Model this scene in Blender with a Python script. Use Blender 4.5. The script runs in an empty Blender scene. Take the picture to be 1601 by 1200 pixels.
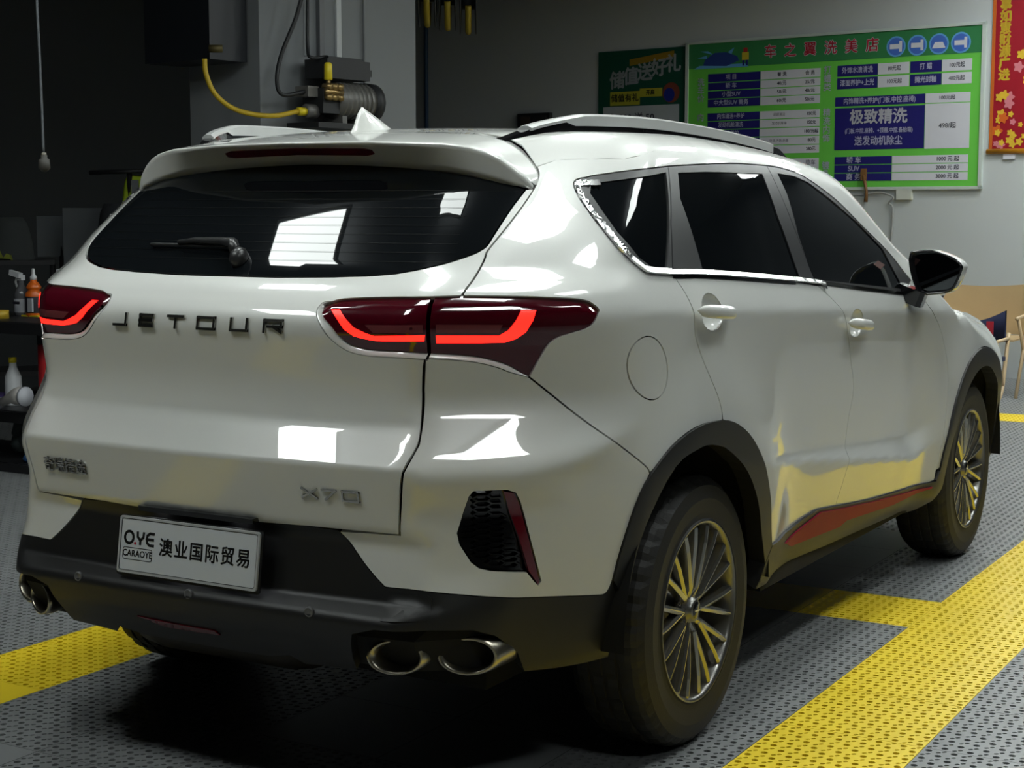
import bpy, bmesh, math, random
import numpy as np
from mathutils import Vector, Matrix
from mathutils.geometry import delaunay_2d_cdt
random.seed(7)
SC=bpy.context.scene; COL=SC.collection
# ------------------------------------------------------------------ camera, exposure, world, lights
cam=bpy.data.cameras.new('camera'); cam.sensor_width=36; cam.lens=2548*36/1601; cam.clip_start=.05
co=bpy.data.objects.new('camera',cam); COL.objects.link(co); SC.camera=co
co.location=(-2.937,-2.6125,1.4284)
_f=Vector((math.cos(-.1083)*math.cos(.5264),math.cos(-.1083)*math.sin(.5264),math.sin(-.1083)))
co.rotation_euler=_f.to_track_quat('-Z','Y').to_euler()
SC.view_settings.view_transform='Standard'; SC.view_settings.look='None'; SC.view_settings.gamma=1
SC.view_settings.use_curve_mapping=False; SC.view_settings.exposure=0.0
wd=bpy.data.worlds.new('world'); SC.world=wd; wd.use_nodes=True
wd.node_tree.nodes['Background'].inputs[0].default_value=(.75,.82,.9,1); wd.node_tree.nodes['Background'].inputs[1].default_value=.02
LIGHT=25.0          # radiance of the ceiling panels
CEIL=3.75
PANELS=[(x,y) for x in (-1.42,.95,3.15,5.45,7.5,9.4) for y in (1.72,.30,-1.05,-2.35,-3.65) if not (y>1 and x>1) and not (y>0 and x>4) and not (y<-3 and x>0) and not (x<0 and -3<y<0) and not (x==.95 and y>1)]+[(.45,1.54)]+[(9.6,.35),(8.45,-.45),(9.9,-1.7)]  # last list: panels added only to brighten the back wall and price board
PSIZE=(.70,.50)
SC.cycles.max_bounces=8; SC.cycles.transparent_max_bounces=8; SC.cycles.caustics_reflective=False; SC.cycles.caustics_refractive=False
SC.cycles.sample_clamp_indirect=4
# ------------------------------------------------------------------ materials
def hexc(r,g,b):
    f=lambda c:(c/255/12.92) if c/255<=.04045 else ((c/255+.055)/1.055)**2.4
    return (f(r),f(g),f(b),1)
MATS={}
def pm(name,col,rough=.5,metal=0,coat=0,emit=None,es=0,var=.06,scale=8,bump=0,bscale=60,spec=.5,coatr=.03,alpha=1,trans=0):
    if name in MATS: return MATS[name]
    m=bpy.data.materials.new(name); m.use_nodes=True; nt=m.node_tree; b=nt.nodes['Principled BSDF']
    col=col if len(col)==4 else (*col,1)
    tc=nt.nodes.new('ShaderNodeTexCoord'); n=nt.nodes.new('ShaderNodeTexNoise'); n.inputs['Scale'].default_value=scale; n.inputs['Detail'].default_value=3
    nt.links.new(tc.outputs['Object'],n.inputs['Vector'])
    mx=nt.nodes.new('ShaderNodeMix'); mx.data_type='RGBA'; nt.links.new(n.outputs[0],mx.inputs[0])
    mx.inputs[6].default_value=tuple(c*(1-var) for c in col[:3])+(1,); mx.inputs[7].default_value=tuple(min(c*(1+var),1) for c in col[:3])+(1,)
    nt.links.new(mx.outputs[2],b.inputs['Base Color'])
    b.inputs['Roughness'].default_value=rough; b.inputs['Metallic'].default_value=metal
    b.inputs['Coat Weight'].default_value=coat; b.inputs['Coat Roughness'].default_value=coatr; b.inputs['Specular IOR Level'].default_value=spec
    b.inputs['Alpha'].default_value=alpha; b.inputs['Transmission Weight'].default_value=trans
    if emit: b.inputs['Emission Color'].default_value=emit if len(emit)==4 else (*emit,1); b.inputs['Emission Strength'].default_value=es
    if bump:
        n2=nt.nodes.new('ShaderNodeTexNoise'); n2.inputs['Scale'].default_value=bscale; nt.links.new(tc.outputs['Object'],n2.inputs['Vector'])
        bp=nt.nodes.new('ShaderNodeBump'); bp.inputs['Strength'].default_value=bump; bp.inputs['Distance'].default_value=.002
        nt.links.new(n2.outputs[0],bp.inputs['Height']); nt.links.new(bp.outputs[0],b.inputs['Normal'])
    MATS[name]=m; return m
PAINT=pm('white_paint',(.64,.645,.62),.35,0,1,var=.01,scale=2,coatr=.015)
BLKP=pm('black_plastic',(.007,.007,.0075),.45,bump=.15,bscale=900,var=.2)
BLKG=pm('gloss_black',(.006,.006,.007),.12,0,.6)
TRIM=pm('window_trim_black',(.028,.028,.030),.38)
GLASS=pm('tinted_glass',(.004,.005,.006),.02,var=.1,spec=.20)
CHROME=pm('chrome',(.85,.85,.85),.18,1,var=.03)
DCHROME=pm('dark_chrome',(.30,.29,.27),.16,1,var=.05)
REDLENS=pm('red_lens',(.055,.001,.006),.06,0,1,var=.1)
REDLENS2=pm('red_reflector',(.10,.002,.008),.12,0,.8,var=.1)
LENSGREY=pm('lens_reflector',(.22,.05,.055),.25,.4,.8)
LEDRED=pm('led_red',(.6,.01,.01),.3,emit=(1.0,.009,.005),es=4.5,var=.02)
REDTRIM=pm('red_trim',(.26,.004,.022),.5,0,.0,spec=.15,var=.05)
TYRE=pm('tyre_rubber',(.010,.0095,.009),.62,bump=.2,bscale=300,var=.2)
ALLOY=pm('alloy_grey',(.20,.195,.185),.32,.85,.5,var=.06)
ALLOYB=pm('alloy_bright',(.42,.41,.38),.25,.95,.3,var=.05)
DARK=pm('dark_void',(.004,.004,.004),.9)
PLATE=pm('plate_aluminium',(.66,.69,.72),.42,.25,var=.03,bump=.1,bscale=500)
INK=pm('black_ink',(.005,.005,.006),.5)
REDINK=pm('red_ink',(.45,.01,.03),.5)
YEL=pm('yellow_grating',hexc(246,214,44),.42,var=.10,scale=3)
GREY=pm('grey_grating',hexc(130,132,133),.42,var=.14,scale=3)
SLAB=pm('concrete_slab',(.012,.012,.012),.9)
# ------------------------------------------------------------------ object helpers
def tag(o,label=None,cat=None,group=None,kind=None):
    for k,v in (('label',label),('category',cat),('group',group),('kind',kind)):
        if v: o[k]=v
    return o
def empty(name,loc=(0,0,0),rz=0,**k):
    o=bpy.data.objects.new(name,None); COL.objects.link(o); o.location=loc; o.rotation_euler=(0,0,rz); return tag(o,**k)
def link(name,me,parent=None,loc=(0,0,0),rot=(0,0,0),**k):
    o=bpy.data.objects.new(name,me); COL.objects.link(o); o.parent=parent; o.location=loc; o.rotation_euler=rot; return tag(o,**k)
class MB:
    def __init__(s): s.v=[];s.f=[];s.m=[];s.mats=[];s.sm=[]
    def mi(s,m):
        if m not in s.mats: s.mats.append(m)
        return s.mats.index(m)
    def add(s,vs,fs,mat,smooth=False):
        o=len(s.v); s.v+=[tuple(v) for v in vs]; i=s.mi(mat)
        for f in fs: s.f.append(tuple(o+k for k in f)); s.m.append(i); s.sm.append(smooth)
        return s
    def box(s,c,d,mat,M=None,bev=0):
        x,y,z=[k/2 for k in d]
        if bev:
            b=bev; pts=[(-x+b,-y),(x-b,-y),(x,-y+b),(x,y-b),(x-b,y),(-x+b,y),(-x,y-b),(-x,-y+b)]
            vs=[(p[0],p[1],-z) for p in pts]+[(p[0],p[1],z) for p in pts]; n=8
            fs=[tuple(range(n))[::-1],tuple(range(n,2*n))]+[(i,(i+1)%n,n+(i+1)%n,n+i) for i in range(n)]
        else:
            vs=[(a*x,b_*y,c_*z) for a in(-1,1) for b_ in(-1,1) for c_ in(-1,1)]
            fs=[(0,1,3,2),(4,6,7,5),(0,4,5,1),(2,3,7,6),(0,2,6,4),(1,5,7,3)]
        vs=[Vector(v) for v in vs]
        if M is not None: vs=[M@v for v in vs]
        return s.add([v+Vector(c) for v in vs],fs,mat)
    def tube(s,pts,r,mat,n=8,caps=True):
        pts=[Vector(p) for p in pts]; rr=r if hasattr(r,'__len__') else [r]*len(pts); vs=[]; up=None
        for i,p in enumerate(pts):
            t=(pts[min(i+1,len(pts)-1)]-pts[max(i-1,0)]).normalized()
            if up is None: up=t.orthogonal().normalized()
            up=(up-t*up.dot(t)).normalized(); w=t.cross(up)
            vs+=[p+rr[i]*(math.cos(a)*up+math.sin(a)*w) for a in [2*math.pi*k/n for k in range(n)]]
        fs=[(i*n+k,i*n+(k+1)%n,(i+1)*n+(k+1)%n,(i+1)*n+k) for i in range(len(pts)-1) for k in range(n)]
        if caps: fs+=[tuple(range(n))[::-1],tuple(range((len(pts)-1)*n,len(pts)*n))]
        return s.add(vs,fs,mat,True)
    def lathe(s,prof,mat,c=(0,0,0),ax='z',n=24,sx=1,sy=1,smooth=True,closed=False):
        vs=[]
        for r,h in prof:
            for k in range(n):
                a=2*math.pi*k/n; x,y=r*math.cos(a)*sx,r*math.sin(a)*sy
                vs.append({'z':(x,y,h),'y':(x,h,y),'x':(h,x,y)}[ax])
        fs=[(i*n+k,i*n+(k+1)%n,(i+1)*n+(k+1)%n,(i+1)*n+k) for i in range(len(prof)-1) for k in range(n)]
        if closed: fs+=[((len(prof)-1)*n+k,(len(prof)-1)*n+(k+1)%n,(k+1)%n,k) for k in range(n)]
        return s.add([Vector(v)+Vector(c) for v in vs],fs,mat,smooth)
    def prism(s,poly,h,mat,f=lambda u,v,w:(u,v,w),smooth=False):
        n=len(poly); vs=[f(u,v,0) for u,v in poly]+[f(u,v,h) for u,v in poly]
        return s.add(vs,[tuple(range(n))[::-1],tuple(range(n,2*n))]+[(i,(i+1)%n,n+(i+1)%n,n+i) for i in range(n)],mat,smooth)
    def mesh(s,name):
        me=bpy.data.meshes.new(name); me.from_pydata([tuple(v) for v in s.v],[],s.f)
        for m in s.mats: me.materials.append(m)
        me.polygons.foreach_set('material_index',s.m); me.polygons.foreach_set('use_smooth',s.sm)
        bm=bmesh.new(); bm.from_mesh(me); bmesh.ops.recalc_face_normals(bm,faces=bm.faces); bm.to_mesh(me); bm.free(); me.update(); return me
    def obj(s,name,parent=None,loc=(0,0,0),rot=(0,0,0),**k): return link(name,s.mesh(name),parent,loc,rot,**k)
_tc={}
def text_mesh(body,name,mat,f,size=1,depth=.002,align='CENTER',valign='CENTER',sx=1,bold=0,spacing=1):
    fat,bold=bold,0
    """letters as mesh; f maps (u,v,w) to world"""
    c=bpy.data.curves.new('t','FONT'); c.body=body; c.size=size; c.align_x=align; c.align_y=valign; c.resolution_u=3; c.offset=bold; c.space_character=spacing
    c.extrude=depth/2 if depth else 0
    o=bpy.data.objects.new('t',c); COL.objects.link(o); dg=bpy.context.evaluated_depsgraph_get(); dg.update()
    me=bpy.data.meshes.new_from_object(o.evaluated_get(dg)); bpy.data.objects.remove(o); me.name=name
    offs=[(0,0)] if not fat else [(fat,0),(-fat,0),(0,fat),(0,-fat)]
    V=[v.co.copy() for v in me.vertices]; Fa=[tuple(p.vertices) for p in me.polygons]; n=len(V)
    bpy.data.meshes.remove(me); me=bpy.data.meshes.new(name)
    me.from_pydata([tuple(f((v.x+a)*sx,v.y+b,v.z+depth/2)) for a,b in offs for v in V],[],[tuple(i+k*n for i in q) for k in range(len(offs)) for q in Fa])
    me.materials.clear(); me.materials.append(mat); return me
# ------------------------------------------------------------------ car body as one analytic surface
def sp(u,r):
    r=np.maximum(r,1e-4)
    return np.where(u<=-r,0,np.where(u>=r,u,(u+r)**2/(4*r)))
def ramp(t,t0,f0,m0,ks):
    f=f0+m0*(t-t0)
    for k,m,r in ks:            # knot, slope change, radius
        f=f+m*(sp(t-k,r)-sp(t0-k+0*t,r))
    return f
def pl(t,xs,ys,r=.02):          # smoothed polyline
    m=np.diff(ys)/np.diff(xs); f=ys[0]+m[0]*(t-xs[0])
    rr=r if hasattr(r,'__len__') else [r]*(len(xs)-2)
    for i in range(1,len(m)): f=f+(m[i]-m[i-1])*sp(t-xs[i],rr[i-1])
    return f
def smax(a,b,k): return np.maximum(a,b)+np.maximum(k-np.abs(a-b),0)**2/(4*k)
def sstep(a,b,x):
    t=np.clip((x-a)/(b-a),0,1); return t*t*(3-2*t)
def Xr(y,z):
    x0=pl(z,[.20,.31,.37,.44,.50,.515,.53,.66,.70,.84,.93,1.0,1.165,1.25,1.27,1.55],
            [.20,.11,.045,.0,-.01,.015,.045,.065,.045,.018,.085,.098,.062,.145,.185,.515],
            [.02,.02,.02,.01,.005,.005,.01,.006,.004,.008,.05,.04,.02,.012,.006])
    c=pl(z,[.2,.5,.52,1.2,1.3,1.6],[.10,.06,.08,.10,.14,.16],.03)
    return x0+c*y*y
def Xc(y,z):   # oblique corner facet
    yl=pl(z,[.2,.45,.51,.60,.74,.82,.86,.98,1.17,1.23,1.28,1.35,1.42,1.48,1.6],
            [.62,.64,.630,.59,.572,.603,.580,.495,.528,.485,.39,.305,.20,.10,-.10],[.02,.02,.02,.02,.02,.01,.03,.03,.015,.015,.02,.02,.02])
    return .05+(y-yl)/1.048
def W(x,z):
    zs=1.150-.045*sp(x-.9,.5); zs=pl(x,[0,.9,2,3.2,4.2],[1.20,1.165,1.105,1.035,1.0],.3)      # shoulder line
    zb=pl(x,[0,1.,2.2,3.3,4.2],[1.32,1.262,1.195,1.125,1.10],.3)   # belt line
    zc=pl(x,[1.0,1.43,2.87,3.15],[.755,.70,.52,.56],.06); th=.012+.062*np.clip((x-1.45)/1.45,0,1)
    band=sstep(1.25,1.55,x)*(1-sstep(2.85,3.15,x))
    w=.922+.03*(z-.62)-(.12+.09*sstep(1.35,1.8,x)*(1-sstep(2.9,3.2,x)))*sp(zc-z,.012)
    cs=.3*th/(zs-zc-th)
    w=w+sp(z-zc,.006)*(-.6*band)+sp(z-zc-th,.012)*((.6+cs)*band)-sp(z-zs,.03)*cs*band
    w=w+sp(z-zs,.012)*(-.40)+sp(z-zb,.03)*(.11)+sp(z-zb-.22,.12)*(-.20)
    w=w+sp(.34-z,.03)*(-.7)
    # plan taper
    w=w-.055*np.clip((1.3-x)/1.3,0,2)**2-.06*np.clip((x-3.3)/1.2,0,2)**2
    g=sp(z-zb,.1)
    w=w-g*(.42*np.clip((1.7-x)/1.7,0,1)**2+.30*np.clip((x-1.9)/1.6,0,1)**2)
    w=w-1.0*sp(x-3.5,.1)*sp(z-.82,.06)
    w=w-.075*(np.clip((.60-x)/.36,0,1.6)**1.5)*sstep(.93,.80,z)
    for xc in (.979,3.724):
        d=np.sqrt((x-xc)**2+(z-.36)**2); w=w+.026*np.exp(-(np.maximum(d-.50,0)/.15)**2)
    return w+.012
def Zt(x,y):
    z=pl(x,[.2,.43,.79,1.2,1.7,2.1,2.50,3.42,3.5,4.35,4.6],[1.52,1.59,1.642,1.656,1.642,1.618,1.575,1.06,1.075,1.01,.90],[.1,.15,.2,.2,.15,.12,.06,.02,.2,.1])
    return z-(.055+.03*sstep(3.4,4.0,x))*y*y
def Xf(y,z):
    return pl(z,[.2,.32,.5,.75,.95,1.2],[4.55,4.66,4.70,4.70,4.62,4.2],.06)-.28*y*y
def F(x,y,z):
    y=np.abs(y)
    g=sstep(1.2,1.35,z)
    a=smax(Xr(y,z)-x,Xc(y,z)-x,.03+.06*g)
    s=y-W(x,z)
    a=smax(a,s,.16-.04*g-.12*sstep(.93,.82,z))
    t=z-Zt(x,y)
    b=smax(s,t,.07)
    f=x-Xf(y,z)
    o=smax(np.maximum(a,s),t,.07)
    return smax(o,f,.25)
def grad(p,e=1.5e-3):
    x,y,z=p.T
    g=np.stack([F(x+e,y,z)-F(x-e,y,z),F(x,y+e,z)-F(x,y-e,z),F(x,y,z+e)-F(x,y,z-e)],1)
    return g/np.linalg.norm(g,axis=1)[:,None]
def solve(O,D,t0,t1,off=0.):
    """first outward crossing from inside along D: bisection"""
    lo=np.full(len(O),t0,float); hi=np.full(len(O),t1,float)
    for _ in range(26):
        m=(lo+hi)/2; P=O+m[:,None]*D; v=F(*P.T)+off
        hi=np.where(v>0,m,hi); lo=np.where(v>0,lo,m)
    return O+((lo+hi)/2)[:,None]*D
def SY(y,z,off=0.):
    y=np.atleast_1d(np.asarray(y,float)); z=np.asarray(z,float)+0*y
    return solve(np.stack([1+0*y,y,z],1),np.tile([-1.,0,0],(len(y),1)),0,1.5,off)
PX,PY,FA,QX=1.0,.35,.75,3.9     # fan pivots of the unrolled (s,z) body domain
S3=PY+FA+QX-PX
def S(s,z,off=0.):
    """(s,z) -> point on the body; s runs from the rear centre line round the right side to the front centre line"""
    s=np.asarray(s,float); z=np.asarray(z,float)+0*s; q=np.abs(s)
    a=np.clip((q-PY)/FA,0,1)*np.pi/2; b=np.clip((q-S3)/FA,0,1)*np.pi/2
    O=np.stack([PX+np.clip(q-PY-FA,0,QX-PX),-np.where(q<PY,q,PY-np.maximum(q-S3-FA,0)),z],1)
    D=np.stack([-np.cos(a)+np.sin(b),-np.sin(a)*np.cos(b),0*q],1)
    P=solve(O,D,0,2.,off); P[:,1]*=np.where(s<0,-1,1); return P
def inv(P):
    x,y,z=P.T; sg=np.where(y>0,-1,1); y=np.abs(y)
    a=np.arctan2(np.maximum(y-PY,0),np.maximum(PX-x,1e-9))/(np.pi/2)
    s=np.where((y<PY)&(x<PX),y,np.where(x>PX,PY+FA+x-PX,PY+FA*a))
    b=np.arctan2(np.maximum(x-QX,0),np.maximum(y-PY,1e-9))/(np.pi/2)
    s=np.where(x>QX,S3+FA*b,s); return np.stack([s*sg,z],1)

D={'tl_in':[(0.334,1.196),(0.352,1.209),(0.367,1.216),(0.423,1.222),(0.487,1.225),(0.487,1.099),(0.46,1.103),(0.416,1.104),(0.39,1.112),(0.373,1.133),(0.359,1.161)],
'tl_out':[(0.491,1.226),(0.546,1.226),(0.623,1.222),(0.688,1.214),(0.708,1.2),(0.714,1.189),(0.7,1.156),(0.677,1.142),(0.654,1.132),(0.638,1.115),(0.625,1.082),(0.611,1.04),(0.597,1.054),(0.579,1.071),(0.548,1.087),(0.516,1.095),(0.49,1.099)],
'seam_tg':[(0.484,1.097),(0.484,1.088),(0.481,1.017),(0.481,0.94),(0.481,0.895),(0.469,0.835),(0.463,0.745),(0.46,0.689)],
'seam_up':[(0.524,1.227),(0.529,1.245),(0.535,1.264),(0.545,1.305),(0.548,1.325),(0.564,1.358),(0.584,1.395),(0.608,1.436),(0.63,1.472),(0.641,1.494),(0.646,1.513),(0.642,1.528),(0.628,1.546),(0.603,1.569),(0.56,1.594),(0.514,1.61)],
'glass_r':[(0.612,1.47),(0.589,1.436),(0.57,1.398),(0.555,1.361),(0.547,1.339),(0.538,1.327),(0.519,1.313),(0.467,1.288),(0.379,1.267),(0.152,1.26),(-0.046,1.259)],
'glass_l':[(-0.046,1.259),(-0.131,1.259),(-0.348,1.26),(-0.409,1.271),(-0.453,1.292)],
'glass_top':[(-0.484,1.499),(-0.397,1.519),(-0.251,1.533),(-0.104,1.536),(0.194,1.528),(0.377,1.514),(0.529,1.491),(0.609,1.473)],
'tg_bot':[(-0.466,0.681),(-0.416,0.681),(-0.153,0.682),(0.15,0.683),(0.319,0.69),(0.46,0.692)],
'bw':[(0.377,0.683),(0.409,0.616),(0.436,0.571),(0.446,0.565),(0.488,0.565),(0.552,0.549),(0.622,0.529),(0.713,0.509),(0.731,0.507),(0.74,0.518),(0.746,0.538)],
'vent':[(0.545,0.788),(0.583,0.788),(0.593,0.781),(0.599,0.757),(0.626,0.568),(0.623,0.56),(0.609,0.595),(0.564,0.605),(0.551,0.612),(0.542,0.626),(0.529,0.667),(0.526,0.693),(0.533,0.74),(0.54,0.777)],
'vred':[(0.578,0.787),(0.585,0.736),(0.597,0.677),(0.61,0.595)],
'seam_bump':[(0.611,1.04),(0.678,0.949),(0.732,0.886),(0.803,0.811),(0.818,0.788)],
'arch_o':[(0.746,0.538),(0.759,0.611),(0.786,0.716),(0.819,0.786),(0.88,0.84),(0.97,0.873),(1.085,0.876),(1.191,0.852),(1.299,0.798),(1.401,0.709),(1.483,0.602),(1.531,0.506),(1.564,0.452)],
'arch_i':[(0.752,0.334),(0.779,0.467),(0.795,0.592),(0.827,0.69),(0.891,0.789),(0.972,0.816),(1.039,0.818),(1.138,0.786),(1.275,0.71),(1.386,0.609),(1.462,0.492),(1.58,0.325)],
'rdoor':[(1.087,1.534),(0.992,1.385),(0.938,1.258),(0.967,1.21),(0.982,1.162),(0.989,1.106),(1.02,1.043),(1.062,0.972),(1.087,0.919),(1.098,0.874)],
'bdoor':[(1.815,1.551),(1.867,1.376),(1.953,1.188),(2.071,1.132),(2.161,1.067),(2.235,0.943),(2.295,0.841),(2.267,0.749),(2.246,0.654),(2.232,0.61),(2.216,0.522),(2.206,0.462)],
'fdoor':[(3.031,1.162),(3.075,1.103),(3.134,1.041),(3.224,0.97),(3.315,0.857),(3.324,0.734),(3.277,0.568),(3.252,0.435)],
'sill':[(1.573,0.45),(1.806,0.458),(1.993,0.478),(2.06,0.476),(2.206,0.462),(2.563,0.429),(3.199,0.393),(3.253,0.397),(3.255,0.434)],
'farch_o':[(3.255,0.434),(3.259,0.545),(3.326,0.663),(3.432,0.771),(3.58,0.841),(3.795,0.855),(3.982,0.816)],
'farch_i':[(3.7,0.237),(3.328,0.522),(3.391,0.627),(3.509,0.727),(3.681,0.787),(3.855,0.788)],
'red':[(1.747,0.421),(2.049,0.469),(2.214,0.451),(2.57,0.42),(3.175,0.378),(3.222,0.376),(3.217,0.369),(2.811,0.368),(2.327,0.393),(2.264,0.381),(1.836,0.394)],
'sillbot':[(1.903,0.238),(2.218,0.218),(3.001,0.208),(3.747,0.224)],
'dlo_low':[(0.779,1.503),(0.733,1.494),(0.724,1.467),(0.741,1.408),(0.778,1.33),(0.82,1.283),(0.851,1.268),(0.933,1.26),(1.142,1.25),(1.753,1.21),(1.997,1.19),(2.4,1.155),(2.902,1.114)],
'dlo_top':[(0.78,1.505),(0.904,1.52),(1.087,1.534),(1.374,1.547),(1.581,1.552),(1.815,1.551),(1.937,1.547),(2.122,1.526),(2.392,1.454),(2.615,1.363),(2.863,1.264),(3.031,1.162)],
'qglass':[(0.771,1.485),(1.058,1.516),(0.922,1.279),(0.865,1.281),(0.827,1.306),(0.789,1.368),(0.773,1.414),(0.759,1.461)],
'rglass':[(1.131,1.516),(1.307,1.522),(1.739,1.524),(1.741,1.519),(1.752,1.396),(1.812,1.223),(1.094,1.268),(1.093,1.272),(1.094,1.297),(1.091,1.379),(1.087,1.45)],
'fglass':[(1.885,1.528),(2.035,1.522),(2.154,1.505),(2.318,1.458),(2.55,1.381),(2.79,1.281),(2.898,1.152),(2.901,1.138),(2.141,1.195),(1.931,1.207),(1.935,1.225),(1.895,1.345),(1.903,1.465)],
'fuel':[(0.772,1.052),(0.783,1.1),(0.813,1.12),(0.855,1.092),(0.882,1.026),(0.864,0.978),(0.824,0.963),(0.79,0.995)],
'h1':[(1.021,1.162),(1.264,1.144)],
'h2':[(2.214,1.062),(2.509,1.044)],
'hc1':[(1.136,1.119)],
'hc2':[(2.397,1.012)],
'letters':[(-0.285,1.135),(-0.244,1.165),(-0.196,1.136),(-0.151,1.166),(-0.1,1.135),(-0.053,1.166),(-0.008,1.136),(0.044,1.167),(0.092,1.137),(0.144,1.167),(0.19,1.138),(0.241,1.168)],
'x70':[(0.31,0.755),(0.356,0.789),(0.357,0.755),(0.386,0.789),(0.386,0.757),(0.415,0.787)],
'cn':[(-0.438,0.749),(-0.361,0.753),(-0.432,0.788),(-0.357,0.784)],
'bar_in':[(0.358,1.193),(0.37,1.193),(0.379,1.177),(0.394,1.154),(0.41,1.142),(0.421,1.136),(0.485,1.141),(0.484,1.127),(0.423,1.125),(0.407,1.129),(0.394,1.134),(0.381,1.149),(0.371,1.17)],
'bar_out':[(0.497,1.139),(0.548,1.137),(0.572,1.136),(0.584,1.148),(0.594,1.17),(0.601,1.193),(0.621,1.193),(0.617,1.171),(0.607,1.143),(0.594,1.128),(0.579,1.12),(0.548,1.12),(0.497,1.122)],
'ref_in':[(0.409,1.161),(0.483,1.164),(0.483,1.146),(0.421,1.143)],
'ref_out':[(0.497,1.164),(0.577,1.161),(0.572,1.143),(0.497,1.145)],
'lowtip':[(0.749,0.328),(0.653,0.339),(0.597,0.347)]}
ZT=[(0.979,1.56),(1.019,1.5679),(1.06,1.5747),(1.1,1.5798),(1.2,1.583),(1.3,1.5844),(1.4,1.5845),(1.5,1.5835),(1.6,1.5815),(1.7,1.5786),(1.8,1.5748),(1.9,1.5702),(2.0,1.5647),(2.1,1.5582),(2.2,1.5504),(2.3,1.5407),(2.4,1.5281),(2.5,1.5099),(2.6,1.4826),(2.7,1.4442),(2.8,1.3962),(2.9,1.3423),(3.0,1.2855),(3.1,1.2277),(3.2,1.17),(3.3,1.115),(3.4,1.0674),(3.5,1.0315),(3.6,1.0075),(3.7,0.991),(3.8,0.9769),(3.9,0.963),(4.0,0.9493),(4.1,0.9354),(4.2,0.9204),(4.3,0.904)]

def pip(P,poly):
    x,y=P[:,0],P[:,1]; c=np.zeros(len(P),bool); n=len(poly); poly=np.asarray(poly,float)
    for i in range(n):
        x1,y1=poly[i]; x2,y2=poly[i-1]
        if y1==y2: continue
        k=((y1>y)!=(y2>y))&(x<(x2-x1)*(y-y1)/(y2-y1)+x1); c^=k
    return c
def dens(poly,h,closed=True):
    out=[]; n=len(poly)
    for i in range(n if closed else n-1):
        a=np.array(poly[i],float); b=np.array(poly[(i+1)%n],float); L=np.hypot(*(b-a)); k=max(1,int(math.ceil(L/h)))
        for j in range(k): out.append(a+(b-a)*j/k)
    if not closed: out.append(np.array(poly[-1],float))
    return np.array(out)
def sm(poly,k=3):
    """Catmull-Rom through an open polyline"""
    p=np.array(poly,float); p=np.vstack([2*p[0]-p[1],p,2*p[-1]-p[-2]]); out=[]
    for i in range(1,len(p)-2):
        for j in range(k):
            t=j/k; a,b,c,d=p[i-1:i+3]
            out.append(.5*((2*b)+(-a+c)*t+(2*a-5*b+4*c-d)*t*t+(-a+3*b-3*c+d)*t**3))
    out.append(p[-2]); return [tuple(q) for q in out]
def area(p):
    p=np.array(p); return .5*np.sum(p[:,0]*np.roll(p[:,1],-1)-np.roll(p[:,0],-1)*p[:,1])
def inset(p,g):
    p=np.array(p); 
    if g==0: return p
    s=np.sign(area(p)); a=p-np.roll(p,1,0); b=np.roll(p,-1,0)-p
    na=np.stack([-a[:,1],a[:,0]],1); nb=np.stack([-b[:,1],b[:,0]],1)
    na/=np.linalg.norm(na,axis=1)[:,None]+1e-12; nb/=np.linalg.norm(nb,axis=1)[:,None]+1e-12
    m=na+nb; d=np.maximum((m*na).sum(1),.5); return p+s*g*m/d[:,None]
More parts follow.
